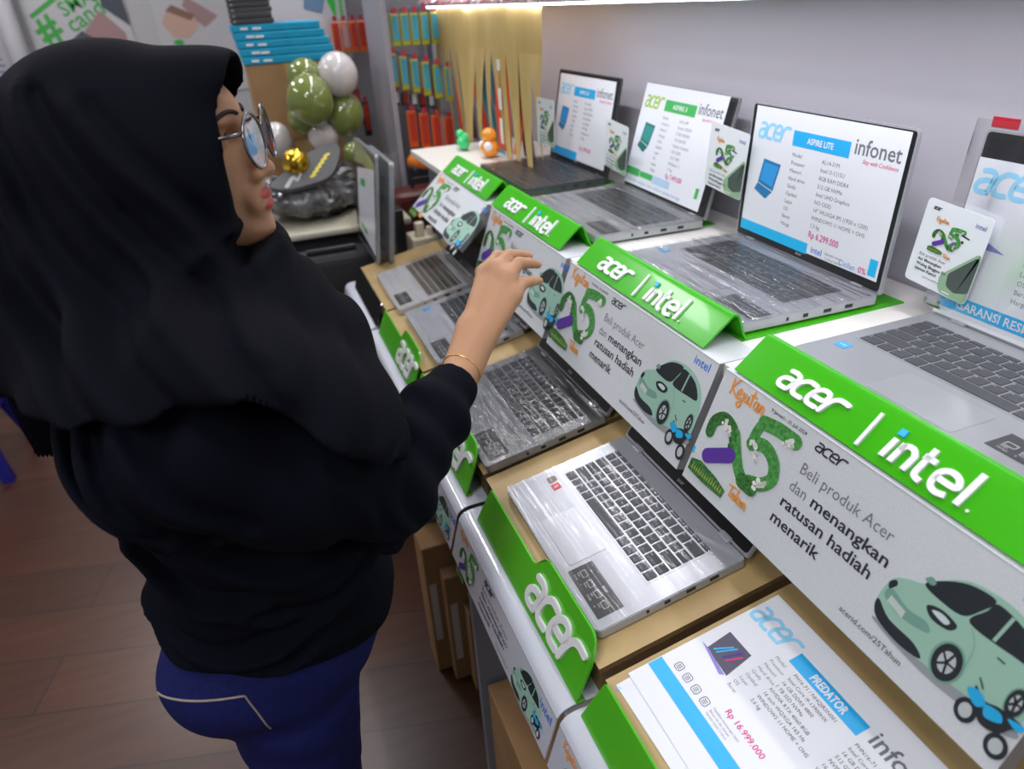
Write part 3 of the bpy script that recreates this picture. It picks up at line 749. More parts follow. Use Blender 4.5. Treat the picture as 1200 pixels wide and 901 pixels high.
# ================================================================== lower tier headers and riser cards
LH=[(1.735,1.361,'farthest green tab sign of the lower tier, left of the bracelet'),(1.345,.959,'green tab sign of the lower tier partly covered by the black sleeve'),
    (.892,.506,'green tab sign of the lower tier before the silver laptop with the red chip sticker'),(.490,.104,'nearest green tab sign of the lower tier, before the white price papers')]
GREEN2=mat('acrylic green translucent',(.085,.46,.018),rough=.22,coat=.4)
GREEN2E=mat('acrylic green edge',(.10,.50,.16),rough=.3)
def tab_outline(W):
    return round_poly([(.016,0.),(.205,0.),(.222,-.024),(.236,-.030),(W-.012,-.030),(W,.000),(W,.068),(0,.072)],[.004,.006,.012,.012,.014,.014,.004,.002])
for yl,yr,lab in LH:
    h=thing('tab_sign',lab,'tab sign',(.25,(yl+yr)/2,.824),'green acrylic tab signs of the lower tier')
    fr=Frame((.262,yl,.892),(0,-1,0),(-.024,0,-.068))
    if fr.N.x>0: fr=Frame((.262,yl,.892),(0,-1,0),(-.024,0,-.068),-1)
    W=yl-yr; pts=tab_outline(W); n=len(pts)
    if sum(pts[i][0]*pts[(i+1)%n][1]-pts[(i+1)%n][0]*pts[i][1] for i in range(n))<0: pts=pts[::-1]
    m=MB(); m.prism(pts,-.0035,0,fr,GREEN2); m.build('green_sheet',h,auto=.6)
    m=MB(); m.box((.240,yr,.8236),(.253,yl,.8266),GREEN2,.0008); m.build('foot_fold',h)
    m=MB(); logo_acer(m,fr,.209,.0505,.163,.0470,WHITE,.0002,.0040,weight=.23,shear=.42); m.build('brand_lettering',h)
# clear acrylic cover, farthest
h=thing('clear_sign_cover','glossy clear acrylic cover beyond the farthest lower green sign','sign cover',(.25,1.93,.824))
m=MB(); fr=Frame((.262,2.11,.892),(0,-1,0),(-.024,0,-.068),1); 
if fr.N.x>0: fr=Frame(fr.O,(0,-1,0),(-.024,0,-.068),-1)
m.prism(round_poly([(0,0),(.35,0),(.35,.072),(0,.072)],.01),-.003,0,fr,FILM3); m.build('clear_sheet',h)
MB().box((.240,1.76,.8236),(.30,2.11,.8256),FILM3).build('foot_fold',h)

LC=[(2.17,1.775,'small white end card of the lower tier with nothing of green before it'),(1.765,1.355,'white lower-tier card under the farthest green tab sign'),(1.345,.935,'white lower-tier card mostly hidden by the black sleeve'),
    (.925,.508,'white rounded card on the lower tier edge below the silver laptop'),(.500,.085,'nearest white rounded card on the lower tier edge')]
GLOSSC=mat('glossy card',(.58,.60,.68),rough=.2,coat=1.,bump=(150,.25,.0012))
for yl,yr,lab in LC:
    c=thing('promotion_card',lab,'promotion card',(.22,(yl+yr)/2,.735),'white printed cards of the lower tier')
    prof=smooth_path([(.300,.8225),(.250,.8228),(.232,.8215),(.221,.8165),(.2145,.808),(.2125,.800),(.195,.735)],5)
    m=MB(); vs=[];
    for i,(x,z) in enumerate(prof):
        e=.010*max(0,1-abs(i-18)/10)          # rounded upper end corners
        vs+=[(x,yl,z),(x,yr,z)]
    m.add(vs,[(2*i,2*i+1,2*i+3,2*i+2) for i in range(len(prof)-1)],GLOSSC)
    vs2=[(x+.0012,y,z-.0012) for x,y,z in vs]; m.add(vs2,[(2*i,2*i+2,2*i+3,2*i+1) for i in range(len(prof)-1)],GLOSSC)
    o=m.build('card_face',c,smooth=True)
    fr=Frame((.2135,yl,.804),(0,-1,0),(-.0175,0,-.065))
    if fr.N.x>0: fr=Frame(fr.O,(0,-1,0),(-.0175,0,-.065),-1)
    m=MB(); script_kejutan(m,fr,.020,.012,.013,.0006); m.build('printed_script',c)
    m=MB(); art25(m,fr,s=.52,a0=.045,b0=-.005,f=.7) if False else None
    m=MB()
    frs=Frame(fr.O,fr.A,fr.B,1); frs.N=fr.N
    art25(m,lambda a,b,h: fr(a*1.0,b,h),s=.56,a0=.028,b0=-.004,h=.0007,f=.6); m.build('printed_foliage_number',c)
    m=MB(); logo_acer(m,fr,.145,.0130,.044,.0090,INK,.0004,.0006,weight=.24)
    text(m,fr,'Beli produk Acer',.142,.027,.010,INKS,width=.115); text(m,fr,'dan menangkan',.141,.038,.010,INK,width=.118,bold=.01)
    text(m,fr,'ratusan hadiah',.140,.049,.010,INK,width=.112,bold=.015); text(m,fr,'menarik',.139,.060,.010,INK,width=.058,bold=.015)
    text(m,fr,'acerid.com/25Tahun',.225,.063,.005,INK,width=.05)
    m.build('printed_text',c)
    m=MB(); text(m,fr,'intel',.372,.020,.019,BLUE,width=.036,bold=.012); m.build('printed_logo',c)
    m=MB(); art_car(m,fr,a0=.290,b0=.006,s=.62,h=.0006,f=.6); m.build('printed_car',c)
    m=MB(); art_bike(m,fr,a0=.365,b0=.036,s=.6,h=.0014,f=.6); m.build('printed_motorbike',c)

# ================================================================== price sheets
def wf(lf,root,h=0.):
    Mw=root.matrix_world; R=Mw.to_3x3()
    f=Frame(Mw@lf.O,R@lf.A,R@lf.B,1); f.N=(R@lf.N).normalized(); f.O=f.O+f.N*h
    return f
def sub(fr,a,b,h=0.): 
    f=Frame(fr(a,b,h),fr.A,fr.B,1); f.N=fr.N; return f
def device_pic(m,fr,a,b,w,h,col,col2,z=.0005):
    m.prism([(a+w*.25,b),(a+w,b+h*.05),(a+w*.82,b+h*.75),(a+w*.12,b+h*.62)],z,z+.0002,fr,col)
    m.prism([(a+w*.32,b+h*.08),(a+w*.93,b+h*.12),(a+w*.77,b+h*.66),(a+w*.20,b+h*.55)],z+.0002,z+.0003,fr,col2)
    m.prism([(a+w*.12,b+h*.64),(a+w*.80,b+h*.78),(a+w*.55,b+h),(a-.0,b+h*.82)],z,z+.0002,fr,col)
def spec_sheet(lab,fr,W,H,acc,acl,bar,rows,price,bottom,title='ASPIRE LITE',infonet=True,cat='price sheet'):
    """fr: top left corner of the sheet, W wide, H high"""
    s=thing('price_sheet',lab,cat,fr(W/2,H,0),'printed price sheets')
    m=MB(); m.prism([(0,0),(W,0),(W,H),(0,H)],0,.0003,fr,PAPER); m.build('paper',s)
    k=W/.31; z=.0005
    m=MB(); logo_acer(m,fr,.012*k,.046*k,.076*k,.021*k,acl,z,z+.0001,weight=.24,shear=.3); m.build('printed_logo',s)
    m=MB(); m.prism([(.096*k,.026*k),(.214*k,.026*k),(.214*k,.048*k),(.096*k,.048*k)],z,z+.0001,fr,bar); 
    text(m,fr,title,.128*k,.0415*k,.0125*k,WHITE,h=z+.0003,width=.054*k,bold=.02); m.build('title_bar',s)
    m=MB()
    if infonet:
        text(m,fr,'infonet',.221*k,.040*k,.030*k,INKS,h=z,width=.082*k,bold=.012); text(m,fr,'Stay with Confidence',.240*k,.0505*k,.0085*k,RED,h=z,width=.062*k,shear=.2)
    for i,(l,r) in enumerate(rows):
        b=(.064+i*.0118)*k
        text(m,fr,l,.100*k,b,.0085*k,INKS,h=z); text(m,fr,r,.165*k,b,.0085*k,INKS,h=z)
    m.build('printed_text',s)
    m=MB(); text(m,fr,price,.165*k,.174*k,.0145*k,PINK,h=z,width=.064*k,bold=.012); m.build('price_text',s)
    m=MB(); device_pic(m,fr,.022*k,.078*k,.056*k,.062*k,mat('picture blue '+acc.name,tuple(.6*c_ for c_ in acc.node_tree.nodes['Principled BSDF'].inputs[0].default_value[:3]),rough=.4),acc); m.build('device_picture',s)
    bottom(s,fr,k,z)
    return s
ROW3=[('Model','AL14-31M'),('Prosesor','Intel i3-1215U'),('Memori','8GB RAM DDR4'),('Hard drive','512 GB NVMe'),('Grafis','Intel UHD Graphics'),('Optikal','NO ODD'),('Layar','14" WUXGA IPS (1920 x 1200)'),('OS','WINDOWS 11 HOME + OHS'),('Berat','1.3 kg'),('Harga','')]
def bot3(s,fr,k,z):
    m=MB(); m.prism([(0,.184*k),(.168*k,.184*k),(.168*k,.201*k),(0,.201*k)],z,z+.0001,fr,CYAN); m.prism([(.292*k,.170*k),(.306*k,.170*k),(.306*k,.194*k),(.292*k,.194*k)],z,z+.0001,fr,CYAN); m.build('bottom_bar',s)
    m=MB(); text(m,fr,'intel',.176*k,.195*k,.014*k,BLUE,h=z,bold=.01); text(m,fr,'Garansi resmi',.206*k,.190*k,.006*k,INKS,h=z); text(m,fr,'2 tahun servis',.208*k,.197*k,.006*k,INKS,h=z); text(m,fr,'Cicilan',.236*k,.196*k,.012*k,mat('soft blue ink',(.12,.3,.6),rough=.6),h=z,bold=.005); text(m,fr,'0%',.274*k,.196*k,.013*k,PINK,h=z,bold=.01); m.build('footer_text',s)
f3=wf(u3f,U3,.0010)
spec_sheet('white and blue price sheet reading Rp 6.299.000 on the third upper screen',sub(f3,.012,.005),.338,.217,mat('blue accent',(.03,.3,.7),rough=.4),PCYAN,mat('bar blue',(.02,.40,.80),rough=.4),ROW3,'Rp 6.299.000',bot3)
def bot2(s,fr,k,z):
    m=MB(); m.prism([(0,.176*k),(.06*k,.176*k),(.06*k,.192*k),(0,.192*k)],z,z+.0001,fr,mat('bar green'))
    m.prism([(.063*k,.178*k),(.118*k,.178*k),(.118*k,.190*k),(.063*k,.190*k)],z,z+.0001,fr,mat('bar green')); 
    for i in range(4): m.prism([(.12*k,(.179+.004*i)*k),(.19*k,(.179+.004*i)*k),(.19*k,(.1805+.004*i)*k),(.12*k,(.1805+.004*i)*k)],z,z+.0001,fr,LBLUE)
    m.prism([(.285*k,.17*k),(.296*k,.17*k),(.296*k,.19*k),(.285*k,.19*k)],z,z+.0001,fr,mat('bar green')); m.build('bottom_bar',s)
    m=MB(); text(m,fr,'Gratis ongkir dan cicilan tanpa bunga',.02*k,.205*k,.009*k,mat('soft blue ink',(.12,.3,.6),rough=.6),h=z,width=.22*k); m.build('footer_text',s)
mat('bar green',(.05,.42,.10),rough=.4)
f2=wf(u2f,U2,.0010)
spec_sheet('white and green price sheet on the second upper laptop from the fringed paper',sub(f2,-.004,.002),.335,.228,mat('teal accent',(.03,.28,.25),rough=.4),mat('lime letters',(.35,.55,.10),rough=.5),mat('bar green'),
           [('Model','A315-24P'),('Prosesor','Ryzen 5 7520U'),('Memori','8 GB LPDDR5'),('Storage','512 GB SSD'),('Grafis','Radeon Graphics'),('Optikal','NO ODD'),('Layar','15.6" FHD'),('OS','Windows 11'),('Berat','1.7 kg'),('Harga','')],'Rp 7.499.000',bot2,title='ASPIRE 3')
f1=wf(u1f,U1,.0010)
spec_sheet('white and blue price sheet on the farthest upper laptop by the fringed paper',sub(f1,.012,.010),.33,.214,mat('blue accent'),PCYAN,mat('bar blue'),
           [('Model','A314-36P'),('Prosesor','Intel i3-N305'),('Memori','8 GB LPDDR5'),('Storage','512 GB SSD'),('Grafis','Intel UHD'),('Layar','14" FHD'),('OS','Windows 11'),('Berat','1.4 kg')],'Rp 5.999.000',
           lambda s,fr,k,z:(lambda m:(m.prism([(0,.182*k),(.155*k,.182*k),(.155*k,.203*k),(0,.203*k)],z,z+.0001,fr,mat('bar blue')),m.build('bottom_bar',s)))(MB()),title='ASPIRE GO')
f4=wf(u4f,U4,.0010)
fr=sub(f4,.003,.034)
s=thing('price_sheet','price sheet with a blue band at its foot behind the nearest upper tag','price sheet',fr(.17,.22,0),'printed price sheets')
m=MB(); m.prism([(0,0),(.345,0),(.345,.212),(0,.212)],0,.0003,fr,PAPER); m.build('paper',s)
m=MB(); logo_acer(m,fr,.003,.041,.100,.026,PCYAN,.0005,.0006,weight=.26,shear=.3); m.build('printed_logo',s)
m=MB(); m.prism([(0,.180),(.345,.180),(.345,.200),(0,.200)],.0005,.0006,fr,mat('bar blue')); text(m,fr,'GARANSI RESMI',.030,.1955,.0165,PAPER,h=.0008,width=.108,bold=.02); m.build('bottom_bar',s)
m=MB()
for i,(l,r) in enumerate([('Model','A514-56M'),('Prosesor','Intel i5-1335U'),('Memori','16 GB DDR5'),('Storage','512 GB SSD'),('Grafis','Iris Xe'),('Layar','14" WUXGA'),('OS','Windows 11'),('Berat','1.4 kg'),('Harga','Rp 9.999.000')]):
    text(m,fr,l,.098,.070+.0118*i,.009,INKS,h=.0005); text(m,fr,r,.17,.070+.0118*i,.009,INKS,h=.0005)
m.build('printed_text',s)
m=MB(); m.prism([(.045,.100),(.072,.110),(.045,.110)],.0005,.0006,fr,mat('violet print',(.25,.22,.6),rough=.5)); m.build('printed_arrow',s)
# clear bag round the screen of the nearest upper laptop
fr=f4; m=MB()
m.sheet(lambda u,v: fr(-.012+.38*u,-.012+.25*v,.006+.003*math.sin(9*u)*math.sin(7*v)+.001*math.sin(31*u+5*v)),30,24,film_mat('screen bag',(6,6,14),.35,.003,.08,1.0,base=.03)); 
o=m.build('clear_bag',None,smooth=True); o.parent=U4; o.matrix_parent_inverse=U4.matrix_world.inverted()

# red wall sticker
m=MB(); m.box((.9735,.668,1.411),(.975,.706,1.424),mat('red tag',(.55,.02,.04),rough=.4))
tag(m.build('wall_sticker'),'small red rectangular sticker on the white wall above the right laptop','sticker')

# ================================================================== swing tags with the foliage number
def swing(lab,TL,TR,BL,x):
    TL,TR,BL=[V((x,p[0],p[1])) for p in (TL,TR,BL)]
    A=(TR-TL); W=A.length; A.normalize(); B=(BL-TL); B=(B-A*B.dot(A)); H=B.length
    fr=Frame(TL,A,B); 
    if fr.N.x>0: fr=Frame(TL,A,B,-1)
    t=thing('swing_tag',lab,'promotion tag',fr(W/2,H,0),'rounded promotion tags beside the upper screens')
    pts=round_poly([(0,0),(W,0),(W,H),(0,H)],.007)
    MB().prism(pts,-.0008,0,fr,PAPERW).build('card',t)
    k=W/.104
    m=MB(); art25(m,fr,s=.33*k,a0=.020*k,b0=.021*k,h=.0004,f=.6); m.build('printed_foliage_number',t)
    m=MB(); script_kejutan(m,fr,.022*k,.027*k,.0065*k,.0004); script_tahun(m,fr,.049*k,.072*k,.005*k,.0009); m.build('printed_script',t)
    m=MB(); logo_acer(m,fr,.012*k,.013*k,.013*k,.0035*k,INK,.0003,.0004,weight=.3)
    for i,(l,bo) in enumerate((('Beli produk Acer',0),('dan Menangkan',.015),('Wuling Bingguo EV',.02),('Idaman Kamu!',.02))):
        text(m,fr,l,.012*k,(.0815+.0075*i)*k,.0065*k,INK if bo else INKS,h=.0003,bold=bo)
    text(m,fr,'acerid.com/25Tahun',.028*k,.112*k,.0038*k,INK,h=.0003); m.build('printed_text',t)
    m=MB(); text(m,fr,'intel',.080*k,.018*k,.0095*k,mat('violet ink',(.16,.14,.45),rough=.5),h=.0003,bold=.01); m.build('printed_logo',t)
    m=MB()
    m.prism([(.056*k,.034*k),(.062*k,.034*k),(.062*k,.040*k),(.056*k,.040*k)],.0003,.0004,fr,GRN1); ribbon(m,fr,[(.066*k,.034*k),(.078*k,.036*k)],.002*k,.0003,.0004,DARKP); ribbon(m,fr,[(.052*k,.056*k),(.058*k,.049*k),(.066*k,.047*k)],.0045*k,.0003,.0004,mat('slate print',(.12,.14,.22),rough=.5)); disc(m,fr,.070*k,.043*k,.002*k,.002*k,.0004,DARKP)
    m.build('printed_pictures',t)
    m=MB(); w_,h_=W,H
    m.poly(round_poly([(w_*.60,h_*.985),(w_*.54,h_*.93),(w_*.52,h_*.80),(w_*.62,h_*.70),(w_*.95,h_*.40),(w_*.995,h_*.42),(w_*.995,h_*.96),(w_*.96,h_*.995)],.003),.0003,fr,mat('tag car mint',(.27,.43,.27),rough=.4))
    m.poly(round_poly([(w_*.66,h_*.88),(w_*.63,h_*.74),(w_*.95,h_*.44),(w_*.99,h_*.46),(w_*.99,h_*.86),(w_*.80,h_*.92)],.004),.0005,fr,mat('tag car glass',(.07,.09,.085),rough=.25))
    m.poly([(w_*.62,h_*.95),(w_*.76,h_*.95),(w_*.74,h_*.965),(w_*.63,h_*.965)],.0006,fr,WHITE)
    m.build('printed_car',t)
swing('white promotion tag at the left of the nearest upper laptop screen',(.6847,1.3336),(.585,1.3252),(.7066,1.2158),.8625)
swing('white promotion tag at the left edge of the Rp 6.299.000 screen',(1.185,1.3719),(1.068,1.362),(1.208,1.2515),.860)
swing('white promotion tag between the farthest two upper screens',(1.6224,1.3275),(1.5091,1.3172),(1.650,1.2134),.862)
swing('small white promotion tag before the fringed paper curtain',(1.80,1.368),(1.69,1.369),(1.80,1.255),.75)

# ================================================================== papers on the nearest tan board
fr=Frame(lowpt(.005,.4797,-.0180),(0,-1,0),-uv); 
if fr.N.z<0: fr=Frame(fr.O,(0,-1,0),-uv,-1)
fu=sub(fr,-.008,.035); fu=Frame(fr(-.0045,.040,0),V((0,-1,0))+uv*.03,-uv-V((0,.03,0))); fu.N=fr.N
p=thing('price_sheet','lower white paper peeping out beneath the blue-striped price paper','price sheet',fu(.1,.1,0),'papers on the nearest tan board')
m=MB(); m.prism([(.004,0),(.29,0),(.29,.197),(.004,.197)],0.,.0004,fu,PAPER); m.build('paper',p)
m=MB(); text(m,fu,'TB',.007,.193,.006,CYAN,h=.0006,angle=1.57); m.build('printed_text',p)
p=thing('price_sheet','white price paper with the blue title bar reading PREDATOR','price sheet',fr(.148,.11,0),'papers on the nearest tan board')
fp=sub(fr,0,0,.0012)
m=MB(); m.prism([(0,0),(.297,0),(.297,.217),(0,.217)],0,.0004,fp,PAPER); m.build('paper',p)
m=MB(); logo_acer(m,fp,.003,.046,.070,.022,PCYAN,.0006,.0007,weight=.22,shear=.3); m.build('printed_logo',p)
m=MB(); m.prism([(.079,.031),(.180,.031),(.180,.050),(.079,.050)],.0006,.0007,fp,mat('bar blue')); text(m,fp,'PREDATOR',.107,.0455,.0145,PAPER,h=.0009,width=.050,bold=.03); m.build('title_bar',p)
m=MB(); text(m,fp,'infonet',.188,.044,.028,INKS,h=.0006,width=.08,bold=.012)
for i,l in enumerate(['Model','Prosesor','Memori','Hard drive','Grafis','Optikal','Layar','OS','Berat']):
    text(m,fp,l,.068,.060+.0083*i,.0062,INKS,h=.0006)
for i,l in enumerate(['PH16-71 / NHQJRSN001','Intel Core i9-13900HX','16 GB DDR5 4800','1 TB SSD NVMe','NVIDIA RTX 4060 8GB','16 inch WQXGA 165 Hz','WINDOWS 11 HOME + OHS','2.6 kg']):
    text(m,fp,l,.096,.058+.0083*i,.0062,INK,h=.0006)
for i,l in enumerate(['PHN16-71 / NHQLUSN003','Intel Core i7-13700HX','16 GB DDR5 4800','512 GB SSD NVMe','NVIDIA RTX 4050 6GB','16 inch WUXGA 165 Hz','WINDOWS 11 HOME + OHS','2.6 kg']):
    text(m,fp,l,.186,.058+.0083*i,.0062,INK,h=.0006)
m.build('printed_text',p)
m=MB(); text(m,fp,'Rp 16.999.000',.094,.148,.0105,PINK,h=.0006,bold=.015); text(m,fp,'Rp 21.999.000',.186,.148,.0105,PINK,h=.0006,bold=.015); m.build('price_text',p)
m=MB(); m.prism([(.001,.171),(.297,.171),(.297,.190),(.001,.190)],.0006,.0007,fp,mat('bar blue')); m.build('bottom_bar',p)
m=MB(); 
m.poly([(.014,.082),(.053,.081),(.060,.121),(.018,.118)],.0006,fp,mat('picture slate',(.09,.08,.13),rough=.5)); m.poly([(.008,.118),(.018,.117),(.058,.122),(.054,.127)],.0007,fp,mat('violet print'))
for i,(c_,q) in enumerate(((LBLUE,(.024,.112,.034,.092)),(LBLUE,(.029,.112,.038,.090)),(PURP,(.038,.110,.046,.088)),(PINK,(.044,.110,.050,.092)))): ribbon(m,fp,[(q[0],q[1]),(q[2],q[3])],.0022,.0008,.0009,c_)
m.build('device_picture',p)
m=MB()
for k,b0 in ((0,.155),(1,.155),(2,.155),(3,.155)):
    a0=.018+k*.017; ribbon(m,fp,round_poly([(a0,b0),(a0+.010,b0),(a0+.010,b0+.010),(a0,b0+.010)],.003)+[(a0,b0+.002)],.0008,.0006,.0007,INK,cap=False)
    for j in range(3): ribbon(m,fp,[(a0+.002,b0+.003+.0022*j),(a0+.008,b0+.003+.0022*j)],.0008,.0006,.0007,INK,cap=False)
for i in range(3): text(m,fp,['Dapatkan keuntungan lebih','Bonus tas dan mouse','Garansi resmi 3 tahun'][i],.085,.157+.005*i,.004,INKS,h=.0006)
m.build('printed_pictures',p)

# sheet seen on the tilted lid behind the hand
# ================================================================== far end: curtain of paper strips, streamers, garland
STRAW=mat('straw paper',(.58,.42,.16),rough=.6,noise=(14,(.50,.36,.13),(1,1,.3)))
cu=thing('fringed_paper','tan paper curtain cut into long strips hanging under the overhead shelf','paper curtain',(.77,2.3,1.58))
m=MB(); 
def cx(y,z): return .770+.0035*math.sin(y*14)+.002*math.sin(y*31+z*9)
m.sheet(lambda u,v:(cx(1.80+1.02*u,1.58-.13*v),1.80+1.02*u,1.581-.12*v),40,4,STRAW); m.build('top_band',cu,smooth=True)
rnd=random.Random(5)
edges=[2.82,2.72,2.63,2.55,2.44,2.35,2.26,2.18,2.07,1.97,1.88,1.80]
bend=[(.10,.95),(.06,.98),(-.10,.93),(-.12,.95),(-.16,.80),(-.06,.86),(.02,.95),(-.10,.92),(-.16,.90),(-.22,.90),(-.20,.72)]
for i in range(11):
    y0,y1=edges[i+1],edges[i]; yc=(y0+y1)/2; w_=(y1-y0); sw,ln=bend[i]; L_=.36*ln
    def F(u,v,yc=yc,w_=w_,sw=sw,L_=L_,i=i):
        y=yc+(u-.5)*w_*(1.0-.80*v)+.32*sw*v*v+.012*(math.sin(3*v+i)-math.sin(i))
        z=1.464-L_*v; x=cx(yc+(u-.5)*w_,1.46)-.010*(math.sin(2.2*v+i*1.3)-math.sin(i*1.3))-.012*v+.004*(i%2)*v
        return (x,y,z)
    mb=MB(); mb.sheet(F,4,16,STRAW); mb.build('strip',cu,smooth=True)
def streamer(y0,y1,x,c,bot,w_,lab):
    m=MB(); m.sheet(lambda u,v:(x-.006*math.sin(3*v),y0+(u-.5)*w_*(.35+.65*min(1,v*2.2))+(y1-y0)*v*v,1.583-(1.583-bot)*v),3,16,c)
    tag(m.build('streamer',None,smooth=True),lab,'streamer','coloured streamers behind the paper strips')
CR=mat('red orange foil',(.80,.07,.02),rough=.35); CC=mat('turquoise foil',(.03,.38,.50),rough=.35); CD=mat('gap shade black',(.03,.03,.035),rough=.3)
for a in [(2.62,2.60,.784,CR,1.158,.045,'narrow red streamer nearest the accessory rack'),(2.47,2.26,.784,CR,1.158,.065,'red streamer slanting down beside the turquoise one'),
    (2.36,2.19,.787,CC,1.158,.075,'broad turquoise streamer slanting behind the middle strips'),(2.26,2.24,.792,CC,1.30,.03,'short turquoise streamer behind the middle strips'),
    (2.13,2.14,.782,CR,1.1745,.125,'widest red streamer with the white dashes on it'),(1.93,2.05,.784,CR,1.1745,.055,'red streamer nearest the upper laptops'),
    (2.02,1.98,.800,CD,1.1745,.09,'black sheet standing in for the dark gap behind the right-hand strips'),(2.55,2.52,.800,CD,1.158,.09,'black sheet standing in for the dark gap behind the left-hand strips')]:  # the two black sheets paint the shaded gaps behind the strips
    streamer(*a)
m=MB()
for z0,z1 in ((1.44,1.41),(1.36,1.30),(1.275,1.20)): m.box((.766,2.118,z1),(.768,2.140,z0),mat('white foil dash',(.9,.9,.9),rough=.2))
m.box((.767,2.127,1.1745),(.7675,2.131,1.56),CR)
tag(m.build('dashed_ribbon'),'thin ribbon with white dashes running down the widest red streamer','ribbon')
# small glossy toys at the foot of the strips
t=thing('toy_figure','small orange and white toy standing below the white dashes','toy',(.735,2.16,1.1572))
OR=mat('toy orange',(.85,.30,.02),rough=.25,coat=.6)
MB().ball((.735,2.16,1.185),(.030,.036,.028),OR).build('toy_body',t,smooth=True); MB().ball((.735,2.16,1.225),(.024,.028,.022),OR).build('toy_head',t,smooth=True)
MB().ball((.722,2.135,1.195),.014,WHITE).ball((.718,2.175,1.195),.014,WHITE).build('white_ball',t,smooth=True)
t=thing('toy_figure','small bright green toy left of the orange toy','toy',(.70,2.33,1.1572))
GT=mat('toy green',(.05,.65,.22),rough=.25,coat=.5)
MB().ball((.70,2.33,1.180),(.022,.032,.023),GT).build('toy_body',t,smooth=True); MB().ball((.70,2.36,1.205),(.014,.016,.014),GT).ball((.70,2.305,1.203),(.012,.014,.012),GT).build('toy_ears',t,smooth=True)
# tinsel garland over the overhead shelf edge
ti=MB(); TI=[mat('tinsel pink',(.60,.22,.28),rough=.3,metal=.3),mat('tinsel silver',(.65,.6,.63),rough=.25,metal=.4),mat('tinsel red',(.60,.05,.10),rough=.3,metal=.2)]
rnd=random.Random(11)
for k in range(2600):
    y=rnd.uniform(1.0,2.86); a=rnd.uniform(0,6.28); r=rnd.uniform(.010,.026); dx,dz=math.cos(a)*r,math.sin(a)*r
    p=V((.740,y,1.604)); q=p+V((dx*.8,rnd.uniform(-.02,.02),dz)); w_=V((0,.0018,.0012))
    ti.add([p-w_,p+w_,q+w_*.4,q-w_*.4],[(0,1,2,3)],TI[0 if rnd.random()<.45 else (1 if rnd.random()<.72 else 2)])
ti.box((.739,1.0,1.603),(.741,2.86,1.605),TI[1])
tag(ti.build('tinsel_garland'),'shaggy pink and silver tinsel garland along the front of the overhead shelf','garland',kind='stuff')

# ------------------------------------------------------------------ side table with bags
TB=thing('side_table','dark table with a pale rounded edge at the far end carrying the bags','table',(.1,2.75,0))
BLK=mat('black fabric',(.015,.015,.017),rough=.8)
MB().box((-.55,2.36,.925),(.50,3.25,.948),mat('pale table edge',(.45,.42,.33),rough=.5),.008).build('table_top',TB)
MB().box((-.50,2.42,.25),(.46,3.20,.925),mat('dark panel',(.03,.03,.035),rough=.6)).build('cabinet',TB)
for x in (-.48,.44):
    for y in (2.44,3.18): MB().box((x-.02,y-.02,0),(x+.02,y+.02,.25),BLACKP).build('leg',TB)
def soft(name,lab,cat,c,r,M,m,amp=.012,fr=28,seed=0,group=None,res=.007):
    c=np.array(c); rm=max(r)+.03
    f=Field(c-rm,c+rm,res); RR=np.array(M.to_3x3())
    f.ell(c,r,.01,R=RR)
    rs=np.random.RandomState(seed); ph=rs.uniform(0,6,9); kk=rs.normal(0,1,(9,3))*fr
    f.warp(lambda X,Y,Z: sum(amp/3*np.abs(np.sin(kk[i][0]*X+kk[i][1]*Y+kk[i][2]*Z+ph[i])) for i in range(9))-amp,c-rm,c+rm)
    root=thing(name,lab,cat,tuple(c-np.array([0,0,r[2]])),group)
    o=field_obj('bag_body',f,[m],root,relax=1)
    return root
from mathutils import Euler
# grey padded sleeve with yellow lettering
sl=thing('laptop_sleeve','grey padded sleeve with yellow lettering leaning on the wrapped bags','laptop sleeve',(.19,2.55,1.10))
fr=Frame(V((.2,2.42,1.08)),(1,0,0),(0,-.76,-.65)); 
if fr.N.z<0: fr=Frame(fr.O,(1,0,0),(0,-.76,-.65),-1)
SLV=mat('grey neoprene',(.10,.10,.105),rough=.8,bump=(300,.3,.001))
pts=smooth_path([(-.14,-.03),(-.078,-.08),(.0113,-.145),(.100,-.174),(.114,-.13),(.063,-.040),(-.021,-.012),(-.10,-.006)],5,closed=True)[:-1]
m=MB(); m.prism(pts,-.022,0,fr,SLV); o=m.build('sleeve_body',sl)
bv=o.modifiers.new('b','BEVEL'); bv.width=.006; bv.segments=3
m=MB(); ribbon(m,fr,smooth_path([(-.0875,-.016),(-.06,-.05),(-.05,-.035),(-.03,-.066)],5),.013,.0002,.0012,mat('pale grey mark',(.38,.38,.38),rough=.6),tp=lambda t:1-.5*t); m.build('white_mark',sl)
YL=mat('yellow lettering',(.62,.52,.03),rough=.5); m=MB()
for k in range(6):
    x=.002+.0125*k; y=-.045-.0155*k; ribbon(m,fr,[(x-.008,y+.004),(x+.012,y-.006)],.0085,.0003,.0010,YL,cap=False)
ribbon(m,fr,[(.000,-.045),(.068,-.130)],.004,.0003,.0009,YL,cap=False)
m.build('yellow_lettering',sl)
GB=mat('crumpled bag grey',(.16,.16,.17),rough=.22,coat=.8,noise=(16,(.035,.035,.04),(1,1,1.6)))
GB2=mat('crumpled bag pale',(.34,.32,.38),rough=.2,coat=.8,noise=(20,(.07,.06,.09)))
soft('wrapped_bag','crumpled grey bag in clear wrap under the sleeve with yellow lettering','wrapped bag',(.17,2.58,1.02),(.20,.17,.080),Euler((0,.1,.2)).to_matrix(),GB,.020,34,1)
soft('wrapped_bag','crumpled black and grey bag beside the upright screen','wrapped bag',(.34,2.66,1.02),(.10,.14,.09),Euler((0,.2,.1)).to_matrix(),mat('crumpled bag dark',(.10,.10,.11),rough=.2,coat=.9,noise=(24,(.02,.02,.022))),.018,40,2)
